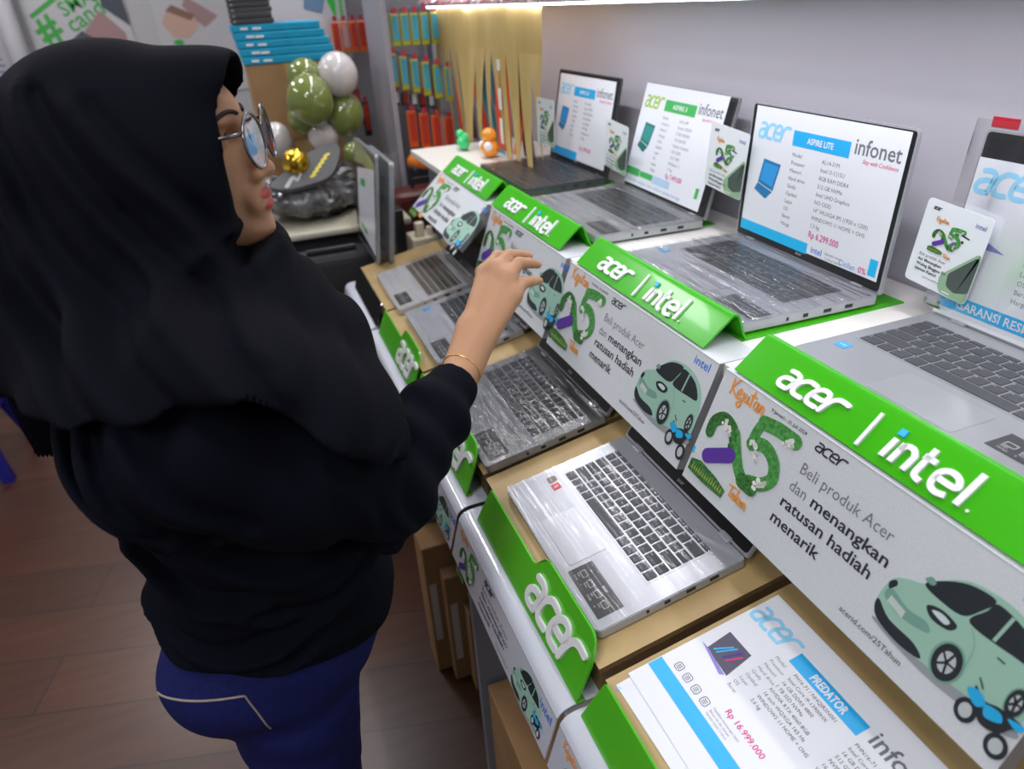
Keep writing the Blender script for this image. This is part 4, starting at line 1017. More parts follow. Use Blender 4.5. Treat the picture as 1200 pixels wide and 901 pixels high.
soft('wrapped_bag','pale violet crumpled plastic bag right behind the chin','wrapped bag',(.015,2.30,.885),(.07,.06,.055),Euler((0,0,.3)).to_matrix(),GB2,.014,50,3)
t=thing('carry_case','black carry case standing before the side table','carry case',(.18,2.28,.0))
MB().box((.07,2.20,.0),(.33,2.33,.905),BLK,.03,seg=3).build('case_body',t); MB().box((.12,2.235,.905),(.28,2.255,.925),BLACKP,.006).build('top_handle',t)

# ------------------------------------------------------------------ boxes and packs behind
def carton(lab,lo,hi,group=None,tape=True,m_=None):
    t=thing('cardboard_box',lab,'box',((lo[0]+hi[0])/2,(lo[1]+hi[1])/2,lo[2]),group); MB().box(lo,hi,m_ or CARDB,.003).build('carton',t)
    m=MB(); xm=(lo[0]+hi[0])/2
    if tape: 
        m.box((xm-.03,lo[1]-.0006,hi[2]-.06),(xm+.03,hi[1],hi[2]+.0006),TAPE); m.build('tape',t)
    return t
carton('large brown carton beneath the cyan packs behind the balloons',(.080,2.87,1.165),(.40,3.18,1.432))
b_=carton('lower brown carton standing on the side table below the large one',(.07,2.87,.9485),(.38,3.18,1.164))
m=MB(); fr=Frame((.245,2.8695,1.26),(1,0,0),(0,0,-1)); 
if fr.N.y>0: fr=Frame(fr.O,(1,0,0),(0,0,-1),-1)
ribbon(m,fr,[(0,0),(.022,0),(.022,.022),(0,.022),(0,0)],.003,0,.0005,INK,cap=False); text(m,fr,'UP',.003,.019,.018,INK,h=.0004,bold=.03); text(m,fr,'FR',.03,.02,.02,INK,h=.0004,bold=.03)
tag(m.build('carton_marks',bpy.data.objects['cardboard_box']),None)
CY=mat('cyan pack',(.0,.30,.50),rough=.45,noise=(30,(.0,.26,.45)))
labs=['lowest cyan pack of the stack on the brown carton','second cyan pack from the bottom of the stack','middle cyan pack of the stack','second cyan pack from the top of the stack','topmost cyan pack, under the dark folders']
for i in range(5):
    z0=1.433+.0258*i; x0=.072-.004*i; x1=.408-.012*i if i else .40
    t=thing('cyan_pack',labs[i],'pack',((x0+x1)/2,3.0,z0),'cyan packs stacked on the carton')
    MB().box((x0,2.865+.002*i,z0),(x1,3.12,z0+.0250),CY,.004).build('pack_body',t)
    m=MB(); m.box((x0+.03+.01*(i%2),2.8635+.002*i,z0+.009),(x0+.055+.012*(i%2),2.8655+.002*i,z0+.016),WHITE); m.box((x0+.07,2.8635+.002*i,z0+.008),(x0+.10,2.8655+.002*i,z0+.015),WHITE); m.build('white_label',t)
for i in range(5):
    z0=1.563+.017*i
    t=thing('dark_folder',['lowest dark folder on the cyan packs','second dark folder on the cyan packs','middle dark folder on the cyan packs','fourth dark folder on the cyan packs','topmost dark folder on the cyan packs'][i],'folder',(.15,3.0,z0),'dark folders stacked on the cyan packs')
    MB().box((.062,2.872,z0),(.205-.004*(i%2),3.08,z0+.0162),mat('dark folder',(.045,.045,.05),rough=.5),.003).build('folder_body',t)
    MB().box((.068,2.8705,z0+.004),(.078,2.8722,z0+.012),mat('folder label',(.2,.2,.2))).build('spine_label',t)
# white carton with laptop picture behind the folders
t=thing('picture_board','white board with a blue laptop picture and green corner behind the cyan packs','board',(.36,3.3,1.4))
MB().box((.22,3.30,1.40),(.53,3.33,1.75),mat('board white',(.52,.50,.53),rough=.5),.003).build('board',t)
m=MB(); m.add([(.36,3.298,1.60),(.43,3.298,1.58),(.45,3.298,1.63),(.37,3.298,1.66)],[(0,1,2,3)],mat('board blue',(.12,.2,.32))); m.build('laptop_picture',t)
m=MB(); m.add([(.455,3.298,1.63),(.485,3.298,1.55),(.49,3.298,1.62),(.47,3.298,1.66)],[(0,1,2,3)],mat('board green',(.03,.45,.06))); m.box((.505,3.295,1.40),(.515,3.30,1.75),mat('board green')); m.build('green_print',t)

# ------------------------------------------------------------------ balloons
BG=mat('olive balloon',(.17,.21,.055),rough=.12,coat=.8,sss=.1); BWt=mat('white balloon',(.55,.52,.52),rough=.15,coat=.6); BGo=mat('gold foil balloon',(.70,.45,.05),rough=.18,metal=1.,bump=(30,.6,.01))
def balloon(lab,c,r,m_):
    t=thing('balloon',lab,'balloon',(c[0],c[1],c[2]-r*1.08),'balloon cluster before the carton')
    MB().ball(c,(r,r,r*1.07),m_,24,16).build('balloon_skin',t,smooth=True)
    MB().tube([(c[0],c[1],c[2]-r*1.04),(c[0],c[1],c[2]-r*1.12)],[.004,.009],m_,8).build('knot',t)
balloon('highest olive balloon, just below the cyan packs',(.262,2.72,1.388),.062,BG)
balloon('large olive balloon in the middle of the cluster',(.258,2.66,1.322),.080,BG)
balloon('large white balloon at the upper right of the cluster',(.372,2.70,1.392),.070,BWt)
balloon('dark olive balloon below the large white one',(.375,2.74,1.258),.074,BG)
balloon('half hidden olive balloon at the lower left of the cluster',(.235,2.76,1.255),.058,BG)
balloon('smaller white balloon at the bottom of the cluster',(.290,2.74,1.192),.057,BWt)
balloon('white balloon peeping out behind the nose',(.125,2.74,1.195),.055,BWt)
balloon('gold foil balloon beside the mouth',(.160,2.50,1.150),.045,BGo)
balloon('smallest olive balloon right of the grey sleeve',(.362,2.55,1.150),.036,BG)

# ------------------------------------------------------------------ accessory rack
RK=thing('accessory_rack','grey metal accessory rack with hooks at the far end','display rack',(.68,3.02,0))
RG=mat('rack grey',(.24,.235,.26),rough=.5)
MB().box((.575,3.02,0),(.95,3.05,2.1),RG).build('back_panel',RK)
MB().box((.555,2.72,0),(.575,3.05,2.1),mat('rack side',(.30,.29,.33),rough=.5)).build('side_panel',RK)
MB().box((.785,2.93,0),(.803,3.02,2.1),mat('rack side')).build('post',RK)
MB().box((.44,3.34,0),(.62,3.37,2.1),RG).build('rear_panel',RK)
HK=mat('hook metal',(.5,.5,.5),rough=.3,metal=.9)
def pack(x,y,z,w_,h_,cols,lab,grp,cat='hanging pack',bot=None):
    t=thing('hanging_pack',lab,cat,(x,y,z-h_),grp)
    MB().box((x-w_/2,y-.006,z-h_),(x+w_/2,y+.006,z),cols[0],.002,seg=1).build('pack_card',t)
    m=MB(); m.box((x-w_/2+w_*.18,y-.009,z-h_*.82),(x+w_/2-w_*.12,y-.006,z-h_*.06),cols[1]); m.build('pack_insert',t)
    m=MB(); m.tube([(x,3.02 if x>.56 else 3.34,z+.012),(x,y-.02,z+.012)],.0022,HK,6); m.box((x-.008,y-.024,z+.004),(x+.008,y-.020,z+.022),mat('red hook tag',(.45,.02,.05),rough=.4)); m.build('hook',RK)
YG=mat('lime pack',(.42,.42,.02),rough=.4); CB=mat('cyan insert',(.04,.34,.48),rough=.4); ORG=mat('orange pack',(.75,.13,.02),rough=.4); DKI=mat('dark insert',(.06,.05,.06),rough=.4)
ord_=['leftmost','second','third','fourth','fifth','sixth']
for i in range(6): pack(.592+.034*i,2.86-.015*i,1.565,.030,.105,(YG,CB),'%s lime and cyan pack in the top row of the rack'%ord_[i],'lime packs on the rack')
for i in range(6): pack(.600+.034*i,2.84-.03*i,1.435-.010*i,.028,.115,(YG,CB),'%s lime and cyan pack in the second row of the rack'%ord_[i],'lime packs on the rack')
for i in range(4): pack(.640+.040*i,2.80-.03*i,1.235-.008*i,.036,.135,(ORG,mat('red insert',(.5,.04,.02))),'%s orange pack in the third row of the rack'%ord_[i],'orange packs on the rack')
for i in range(4): pack(.462+.036*i,3.22,1.545,.030,.115,(ORG,[mat('red insert'),mat('pink insert',(.55,.3,.3),rough=.4)][i==1]),'%s orange pack on the rear panel behind the white balloon'%ord_[i],'orange packs on the rack')
for i in range(3): pack(.475+.03*i,3.20,1.34-.05*i,.03,.14,(mat('black pack',(.02,.02,.022),rough=.4),mat('red insert')),'%s black and red pack on the rear panel behind the balloons'%ord_[i],'black packs on the rack')
for i in range(5):
    pack(.61+.035*i,2.90,1.30-.006*i,.026,.05,(mat('black pack'),[WHITE,mat('red insert')][i%2]),'%s small black pack above the orange packs of the rack'%ord_[i],'small black packs on the rack')
# orange and black pouch
t=thing('pouch','glossy orange and black pouch hanging low on the rack','pouch',(.66,2.70,.92))
MB().ball((.655,2.70,1.065),(.075,.05,.045),mat('orange gloss',(.75,.20,.03),rough=.2,coat=.6)).build('orange_flap',t,smooth=True)
MB().box((.585,2.66,.92),(.725,2.74,1.06),mat('pouch dark',(.02,.022,.03),rough=.25),.02,seg=3).build('pouch_body',t)
t=thing('trolley_bag','dark brown bag below the rack hooks','bag',(.60,2.6,.80))
MB().box((.47,2.50,.8005),(.78,2.64,1.00),mat('brown black bag',(.035,.015,.012),rough=.4,noise=(30,(.12,.015,.012))),.03,seg=3).build('bag_body',t); MB().tube([(.56,2.57,1.0),(.57,2.57,1.03),(.67,2.57,1.03),(.68,2.57,1.0)],.006,BLACKP,8).build('bag_handle',t)

# ------------------------------------------------------------------ upright wrapped laptop at the corner
c0=V((.312,2.05,.905)); top=V((.352,2.05,1.225)); A=V((0,1,0)); B=(c0-top).normalized()
fr=Frame(V((.352,2.40,1.225)),(0,-1,0),B); 
if fr.N.x>0: fr=Frame(fr.O,(0,-1,0),B,-1)
t=thing('laptop','clear-wrapped laptop standing upright at the far corner, white sheet on its screen','laptop',(.35,2.2,.885))
H_=(c0-top).length
MB().prism(round_poly([(0,0),(.34,0),(.34,H_),(0,H_)],.012),-.010,0,fr,GREYM).build('lid',t)
MB().prism([(.006,.008),(.334,.008),(.334,H_-.012),(.006,H_-.012)],0,.0008,fr,BLACKP).build('screen',t)
MB().prism(round_poly([(0,H_-.30),(.34,H_-.30),(.34,H_),(0,H_)],.012),-.055,-.040,fr,GREYM).build('base',t)
MB().prism([(.02,H_-.03),(.32,H_-.03),(.32,H_-.005),(.02,H_-.005)],-.040,-.010,fr,BLACKP).build('hinge',t)
m=MB(); m.sheet(lambda u,v: fr(-.012+.365*u,-.010+(H_+.010)*v,.006+.002*math.sin(9*u+3*v)),16,16,film_mat('dull wrap',(8,8,8),.3,.002,.15,.22,base=.03)); m.sheet(lambda u,v: fr(.353,-.010+(H_+.010)*v,.006-.066*u+.0*v),6,10,FILM2)
m.build('clear_wrap',t,smooth=True)
s=thing('price_sheet','white price sheet with green prints on the upright wrapped laptop','price sheet',fr(.2,.3,.003),'printed price sheets')
m=MB(); m.prism([(.045,.085),(.325,.045),(.332,H_-.02),(.05,H_-.045)],.0012,.0016,fr,PAPER); m.build('paper',s)
m=MB(); m.prism([(.10,.11),(.18,.10),(.18,.125),(.10,.13)],.0020,.0022,fr,mat('bar green')); m.prism([(.10,.25),(.20,.255),(.20,.272),(.10,.265)],.0020,.0022,fr,mat('bar green')); m.build('green_print',s)
m=MB(); m.prism([(-.006,.0),(.20,.012),(.335,.03),(.335,.075),(.15,.06),(-.006,.075)],.0010,.0014,fr,mat('olive print',(.30,.32,.12),rough=.4)); m.build('olive_print',s)
# white plug adapter
t=thing('plug_adapter','small cream plug adapter behind the farthest flat laptop','plug adapter',(.50,2.22,.8005))
CRM=mat('cream plastic',(.62,.55,.42),rough=.4)
MB().box((.455,2.18,.8005),(.545,2.28,.925),CRM,.008).build('adapter_body',t); MB().box((.475,2.20,.925),(.505,2.23,.970),CRM,.005).build('plug_post',t); MB().box((.515,2.21,.925),(.535,2.23,.95),CRM,.004).build('plug_pin',t)
t=thing('cable_box','small dark box with a grey lens beside the cream adapter','box',(.42,2.36,.8005))
MB().box((.37,2.34,.8005),(.47,2.42,.985),BLACKP,.006).build('box_body',t); MB().ball((.415,2.338,.95),(.018,.008,.018),mat('grey lens',(.3,.3,.33),rough=.2)).build('lens',t,smooth=True)
m=MB(); m.box((.472,1.60,.955),(.478,1.69,.968),CYAN,.002); tag(m.build('cyan_clip'),'small cyan clip under the farthest upper promotion card','clip') if False else None

# ------------------------------------------------------------------ cartons under the counter
carton('tallest slim brown carton standing under the counter',(.195,1.282,0),(.60,1.372,.44),'cartons standing under the counter',False)
carton('middle slim brown carton standing under the counter',(.232,1.236,0),(.60,1.279,.37),'cartons standing under the counter',False)
carton('shortest slim brown carton standing under the counter',(.272,1.186,0),(.60,1.233,.28),'cartons standing under the counter',False)
carton('large brown carton with shiny tape under the near end of the counter',(.225,.30,0),(.85,.885,.41),None)
for i,n_ in enumerate([o for o in bpy.data.objects if o.name.startswith('cardboard_box') and o.get('group')]):
    x,y,z=[(.198,1.282,.22),(.236,1.236,.18),(.276,1.186,.13)][i]
    MB().box((x+.004,y-.0008,z-.10),(x+.022,y,z+.10),mat('shipping label',(.55,.52,.5),rough=.6)).build('shipping_label',n_)

# ------------------------------------------------------------------ blue stool
ST=thing('plastic_stool','blue plastic stool standing on the wooden floor behind the customer','stool',(-1.36,3.05,0))
SB=mat('blue plastic',(.012,.016,.22),rough=.35)
MB().box((-1.53,2.88,.43),(-1.19,3.22,.46),SB,.012,seg=3).build('seat',ST)
for sx in (-1,1):
    for sy in (-1,1):
        m=MB(); a=V((-1.36+sx*.13,3.05+sy*.13,.43)); b_=V((-1.36+sx*.20,3.05+sy*.20,0)); u=V((.028,0,0)); w_=V((0,.028,0))
        m.add([a-u-w_,a+u-w_,a+u+w_,a-u+w_,b_-u*.7-w_*.7,b_+u*.7-w_*.7,b_+u*.7+w_*.7,b_-u*.7+w_*.7],[(3,2,1,0),(4,5,6,7),(0,1,5,4),(1,2,6,5),(2,3,7,6),(3,0,4,7)],SB); m.build('leg',ST)
for sx in (-1,1): MB().box((-1.36+sx*.165-.012,2.90,.20),(-1.36+sx*.165+.012,3.20,.235),SB).build('stretcher',ST)
for sy in (-1,1): MB().box((-1.52,3.05+sy*.165-.012,.20),(-1.20,3.05+sy*.165+.012,.235),SB).build('stretcher',ST)

# ------------------------------------------------------------------ posters on the back wall (Y = 5.2)
PB=mat('poster white',(.46,.45,.47),rough=.5)
def poster(lab,x0,x1,z0,z1,parts):
    t=thing('poster',lab,'poster',((x0+x1)/2,5.19,z0),'posters on the back wall')
    MB().box((x0,5.192,z0),(x1,5.199,z1),PB).build('poster_sheet',t)
    fr=Frame((x0,5.192,z1),(1,0,0),(0,0,-1)); 
    if fr.N.y>0: fr=Frame(fr.O,(1,0,0),(0,0,-1),-1)
    parts(t,fr)
PG=mat('poster green',(.05,.33,.06),rough=.5); PK=mat('poster rose',(.33,.20,.20),rough=.5); PD=mat('poster slate',(.06,.07,.09),rough=.5); PSK=mat('poster skin',(.50,.33,.26),rough=.5)
def sh_(pts,d): return [(a+d,b) for a,b in pts]
def q1(t,fr):
    d=.07
    m=MB(); text(m,fr,'#',.005+d,.615,.20,PG,h=.002,bold=.03,angle=-.45); text(m,fr,'SMART',.135+d,.475,.105,PG,h=.002,angle=-.40,bold=.01); text(m,fr,'cand',.155+d,.560,.125,PG,h=.002,angle=-.45,bold=.01); m.build('green_lettering',t)
    m=MB(); m.prism(sh_([(.065,.64),(.202,.549),(.29,.60),(.2,.68)],d),.001,.002,fr,PD); m.prism(sh_([(.345,.432),(.345,.36),(.46,.30),(.47,.54)],d),.001,.002,fr,PD); m.build('dark_photo',t)
    m=MB(); m.prism(sh_([(.208,.558),(.329,.449),(.43,.572),(.43,.62),(.313,.63)],d),.0022,.003,fr,PK); m.build('rose_photo',t)
    m=MB(); m.prism(sh_([(-.04,.455),(.30,.255),(.30,.28),(-.03,.475)],d),.001,.002,fr,PG); m.build('green_stripe',t)
poster('poster with a green hash sign and green words above the black hijab',-1.0,-.46,1.16,1.95+.15,q1)
def q2(t,fr):
    d=.10
    m=MB(); m.prism(sh_([(-.066,.538),(-.03,.47),(.006,.451),(.143,.523),(.13,.57),(.067,.626),(-.022,.611)],d),.001,.002,fr,PSK); m.prism(sh_([(-.03,.47),(.01,.44),(.13,.50),(.10,.53)],d),.002,.003,fr,mat('poster brown',(.22,.12,.09))); m.build('hands_picture',t)
    m=MB(); m.prism(sh_([(.07,.45),(.102,.40),(.261,.51),(.171,.571)],d),.001,.002,fr,PK); m.build('rose_picture',t)
    m=MB(); disc(m,fr,.003+d,.646,.03,.018,.002,PG); m.build('green_mark',t)
poster('pale poster with a picture of hands, right of the green hash poster',-.32,.14,1.16,2.1,q2)
def q3(t,fr):
    m=MB(); 
    for i in range(12): m.prism([(.12+.008*i,.06+.032*i),(.25+.004*i,.06+.032*i),(.25+.004*i,.072+.032*i),(.12+.008*i,.072+.032*i)],.001,.002,fr,mat('poster violet',(.20,.17,.34)))
    m.build('violet_print',t)
poster('narrow price poster with violet lines at the left edge',-1.46,-1.14,1.25,1.72,q3)
t=thing('round_column','pale round column beside the narrow price poster','column',(-1.07,5.1,0))
m=MB(); m.tube([(-1.07,5.10,0),(-1.07,5.10,2.9)],.055,PB,20); m.build('shaft',t,smooth=True)
m=MB(); m.tube([(-1.07,5.10,0),(-1.07,5.10,.06)],.075,PB,20); m.build('foot_ring',t)
# ================================================================== the customer (sculpted as distance fields, meshed with surface nets)
HCR=[([(-.168,1.542),(-.162,1.523),(-.137,1.467),(-.113,1.423),(-.072,1.364),(-.005,1.27)],.009,.010),
     ([(-.124,1.531),(-.102,1.494),(-.073,1.453),(-.048,1.413),(-.017,1.345)],.009,.008),
     ([(-.215,1.52),(-.201,1.485),(-.19,1.436),(-.152,1.37),(-.096,1.306),(-.014,1.228)],.012,.012),
     ([(-.240,1.45),(-.228,1.409),(-.208,1.362),(-.162,1.31),(-.106,1.267)],.011,.011)]
SCR=[([(-.202,1.308),(-.209,1.254),(-.197,1.21),(-.152,1.174)],.010,.009),([(-.173,1.309),(-.167,1.231),(-.109,1.148)],.010,.009),
     ([(-.14,1.29),(-.12,1.23),(-.07,1.17)],.009,.006),
     ([(-.24,1.11),(-.204,1.063),(-.161,1.022),(-.103,1.021)],.010,.013),([(-.164,1.120),(-.101,1.073),(-.013,1.050),(.05,1.06)],.010,.010),
     ([(-.25,1.00),(-.20,.965),(-.12,.955),(-.04,.975)],.010,.010),([(-.10,1.00),(-.02,.985),(.05,1.01)],.009,.008),([(-.24,.955),(-.16,.925),(-.06,.930)],.008,.007),
     ([(.02,1.20),(.05,1.15),(.06,1.09)],.008,.005),([(.10,1.16),(.085,1.12),(.10,1.08)],.008,.005)]
SKIN=mat('skin',(.46,.245,.135),rough=.48,sss=.15,bump=(260,.12,.001),spec=.4)
LIP=mat('lips',(.42,.055,.06),rough=.35)
CLOTHH=mat('hijab cloth',(.0018,.0022,.0050),rough=.9,spec=.12,bump=(90,.15,.002))
CLOTHS=mat('shirt cloth',(.0022,.0029,.0068),rough=.9,spec=.12,bump=(200,.2,.002))
DENIM=mat('blue denim',(.006,.008,.070),rough=.8,spec=.25,noise=(240,(.009,.013,.10)))
per=thing('person','woman in a black hijab, black long-sleeved top and blue jeans reaching over the lower laptops','person',(-.1,.82,0))

# head frame: facing +x turned slightly to the camera and lifted a little
ya,pi_=math.radians(-15),math.radians(8)
Fh=np.array([math.cos(ya)*math.cos(pi_),math.sin(ya)*math.cos(pi_),math.sin(pi_)]); Lh=np.cross([0,0,1.],Fh); Lh/=np.linalg.norm(Lh); Uh=np.cross(Fh,Lh)
HC=np.array([-.088,.884,1.469])
RH=np.array([Fh,Lh,Uh]).T       # columns: forward, left, up
def hp(x,y,z): return HC+Fh*x+Lh*y+Uh*z
def H_ell(fd,c,r,k=.012,op='u'): return fd.ell(hp(*c),r,k,op,R=RH)
def H_cap(fd,a,b,ra,rb,k=.012,op='u'): return fd.cap(hp(*a),hp(*b),ra,rb,k,op)
def sculpt_head(b):
    H_ell(b,(-.015,0,.025),(.090,.072,.082),.02)
    H_ell(b,(.035,0,-.020),(.058,.060,.085),.02)
    H_ell(b,(.052,0,.022),(.050,.056,.050),.02)
    for s_ in (-1,1):
        H_ell(b,(.048,.034*s_,-.032),(.034,.028,.030),.02)
        H_cap(b,(-.005,.055*s_,-.055),(.060,.014*s_,-.100),.020,.020,.025)
        H_ell(b,(-.008,.077*s_,-.008),(.016,.008,.030),.008)
        H_ell(b,(.090,.031*s_,.004),(.014,.017,.011),.012,'s')
        H_ell(b,(.076,.031*s_,.003),(.0125,.0125,.0125),.003)
        H_ell(b,(.088,.030*s_,.019),(.008,.020,.005),.010)
        H_ell(b,(.0985,.012*s_,-.045),(.009,.007,.0065),.006)
    H_ell(b,(.077,0,-.103),(.018,.020,.015),.02)
    H_cap(b,(.086,0,.006),(.106,0,-.036),.0065,.0095,.010)
    H_ell(b,(.110,0,-.041),(.009,.010,.008),.006)
    H_ell(b,(.087,0,-.070),(.013,.028,.020),.012)
    H_ell(b,(.0965,0,-.0655),(.0075,.021,.0056),.004); H_ell(b,(.0955,0,-.0780),(.0080,.018,.0066),.004)
    H_cap(b,(.106,-.022,-.0716),(.106,.022,-.0716),.0022,.0022,.002,'s')
NECK=[((-.095,.855,1.40),.052),((-.105,.835,1.29),.058)]
# arm joints
SR,ER,WR=(-.125,.635,1.235),(.070,.672,1.101),(.223,.830,1.150)
SL,EL,WL=(-.125,.985,1.235),(-.10,1.045,.99),(.02,1.00,.82)
def hand(b,W,mcp,pip,tip,thumb,k=.008):
    for m_ in mcp: b.cap(W,m_,.0235,.0135,.009)
    for i in range(3): b.cap(mcp[i],mcp[i+1],.0125,.0120,.010)
    for m_,p_,t_ in zip(mcp,pip,tip):
        m_,p_,t_=[np.array(q,float) for q in (m_,p_,t_)]; d_=p_+(t_-p_)*.52+np.array([0,0,.0015])
        b.cap(m_,p_,.0128,.0092,.004); b.cap(p_,d_,.0092,.0080,.003); b.cap(d_,t_,.0080,.0064,.003)
    b.cap(W,thumb[0],.020,.020,.014); b.cap(thumb[0],thumb[1],.0140,.0105,.010); b.cap(thumb[1],thumb[2],.0100,.0078,.005)
mcpR=[(.300,.937,1.242),(.312,.921,1.251),(.320,.901,1.243),(.320,.880,1.222)]
pipR=[(.327,.959,1.257),(.338,.938,1.263),(.346,.917,1.256),(.342,.896,1.232)]
tipR=[(.368,.974,1.244),(.376,.950,1.252),(.381,.928,1.244),(.374,.908,1.226)]
thR=[(.250,.874,1.186),(.283,.932,1.202),(.312,.960,1.208)]
body=Field((-.34,.50,-.01),(.42,1.12,1.62),.0031)
sculpt_head(body)
body.chain(NECK,.03)
body.ell((-.115,.81,1.16),(.105,.150,.16),.04)
for y in (.735,.885): body.ell((-.005,y,1.165),(.075,.070,.075),.03)
body.ell((-.075,.80,.98),(.108,.138,.14),.03); body.ell((-.085,.80,.84),(.112,.150,.11),.03)
for s_,y in ((-1,.725),(1,.875)):
    body.ell((-.145,y,.840),(.082,.076,.074),.03)
    body.chain([((-.098,y,.76),.078),((-.108,.80+s_*.085,.46),.048),((-.115,.80+s_*.09,.09),.038)],.02)
    body.chain([((-.13,.80+s_*.09,.045),.034),((.03,.80+s_*.105,.030),.030),((.075,.80+s_*.105,.025),.022)],.015)
body.chain([((-.11,.81,1.29),.055),(SR,.052),(ER,.036),(WR,.022)],.02); body.cap((.20,.805,1.14),(.232,.842,1.158),.024,.023,.01)
body.chain([((-.11,.81,1.29),.055),(SL,.052),(EL,.036),(WL,.022)],.02)
hand(body,(.226,.834,1.152),mcpR,pipR,tipR,thR)
wl=np.array(WL); hd=np.array([.25,-.10,-.96]); hd/=np.linalg.norm(hd); sdv=np.array([.97,0,.24])
mL=[wl+hd*.085+sdv*o_ for o_ in (.030,.010,-.010,-.028)]; pL=[m_+hd*.036+np.array([.0,-.010,0]) for m_ in mL]; tL=[p_+hd*.030+np.array([-.004,-.022,.004]) for p_ in pL]
hand(body,wl,mL,pL,tL,[wl+hd*.03+sdv*.03,wl+hd*.065+sdv*.045,wl+hd*.088+sdv*.048+np.array([0,-.008,0])])
# lip colour: a soft mask in the skin itself, fixed to the head
def lip_mask(m):
    nt=m.node_tree; b=nt.nodes['Principled BSDF']; tc=nt.nodes.new('ShaderNodeTexCoord'); O=np.array(per.location)
    outs=[]
    for c,r in (((.099,0,-.0655),(.014,.0225,.0072)),((.098,0,-.0785),(.014,.0195,.0080))):
        cw=hp(*c)-O
        sub_=nt.nodes.new('ShaderNodeVectorMath'); sub_.operation='SUBTRACT'; sub_.inputs[1].default_value=tuple(cw); nt.links.new(tc.outputs['Object'],sub_.inputs[0])
        comb=nt.nodes.new('ShaderNodeCombineXYZ')
        for k,(ax,rr) in enumerate(zip((Fh,Lh,Uh),r)):
            d=nt.nodes.new('ShaderNodeVectorMath'); d.operation='DOT_PRODUCT'; d.inputs[1].default_value=tuple(ax/rr); nt.links.new(sub_.outputs[0],d.inputs[0]); nt.links.new(d.outputs['Value'],comb.inputs[k])
        ln=nt.nodes.new('ShaderNodeVectorMath'); ln.operation='LENGTH'; nt.links.new(comb.outputs[0],ln.inputs[0]); outs.append(ln.outputs['Value'])
    mn=nt.nodes.new('ShaderNodeMath'); mn.operation='MINIMUM'; nt.links.new(outs[0],mn.inputs[0]); nt.links.new(outs[1],mn.inputs[1])
    rp=nt.nodes.new('ShaderNodeValToRGB'); rp.color_ramp.elements[0].position=.82; rp.color_ramp.elements[1].position=1.0
    rp.color_ramp.elements[0].color=(.40,.06,.06,1); rp.color_ramp.elements[1].color=(*b.inputs['Base Color'].default_value[:3],1)
    nt.links.new(mn.outputs[0],rp.inputs[0]); nt.links.new(rp.outputs[0],b.inputs['Base Color'])
lip_mask(SKIN)
bodyo=field_obj('body',body,[SKIN],per,relax=1)

# ---- hijab
hj=Field((-.40,.50,.95),(.16,1.12,1.64),.0045)
H_ell(hj,(-.018,0,.020),(.108,.088,.092),.02)
H_cap(hj,(-.06,0,.016),(-.12,0,-.02),.088,.090,.05)                    # hair bun under the cloth
H_ell(hj,(.018,0,-.030),(.072,.078,.098),.04)
H_ell(hj,(.060,0,-.018),(.066,.074,.100),.03)
H_ell(hj,(.076,0,.056),(.058,.060,.036),.02)                           # raised brim over the forehead
hj.cap((-.135,.85,1.43),(-.155,.83,1.30),.105,.135,.08)
hj.cap((-.06,.85,1.37),(-.02,.82,1.25),.062,.095,.07)
hj.ell((-.10,.81,1.225),(.150,.205,.105),.08)
hj.ell((-.02,.79,1.225),(.100,.115,.085),.06)
hj.chain([((-.15,.665,1.262),.088),((-.10,.650,1.250),.094),((-.02,.645,1.205),.088),((.035,.675,1.175),.070)],.06)
hj.chain([((-.13,.96,1.245),.076),((-.05,.975,1.19),.070)],.06)
hj.cap((-.24,.79,1.30),(-.225,.79,1.20),.075,.055,.06)
# hem: cut the drape with a tilted plane, then hollow it for the face
def below(P,N):
    P=np.array(P,float); N=np.array(N,float)/np.linalg.norm(N)
    return lambda X,Y,Z:(X-P[0])*N[0]+(Y-P[1])*N[1]+(Z-P[2])*N[2]
H_ell(hj,(.066,0,-.016),(.116,.0675,.100),.004,'s')                  # cavity for the face
def face_cut(X,Y,Z):
    x,y,z=X-HC[0],Y-HC[1],Z-HC[2]; q=[RH[0][i]*x+RH[1][i]*y+RH[2][i]*z for i in range(3)]
    a=(.094+.34*np.maximum(q[2]-.0,0)+.20*np.minimum(q[2],0))-q[0]      # opening plane, brim further forward
    b=-.112-q[2]; 
    return np.maximum(a,b)
hj.put(face_cut,tuple(HC+np.array([.0,-.1,-.13])),tuple(HC+np.array([.2,.1,.18])),.008,'s')
def folds(X,Y,Z):
    # long soft folds falling from the chin round to the nape and over the shoulder
    u=(Z-1.45)+.62*(-X+.02)*-1.; r=np.sqrt((X-.01)**2+(Z-1.36)**2+.0004)
    ang=np.arctan2(Z-1.40,-(X-.03))
    w_=np.clip((1.47-Z)/.08,0,1)*np.clip((Z-1.14)/.03,0,1)
    t=r*34+ang*2.0+Y*6
    g=np.abs(np.sin(t*.5+.8*np.sin(ang*3.1)))**.7
    return .0085*w_*(1-g)*-1.+.004*w_*np.sin(r*85-ang*5+Y*11)
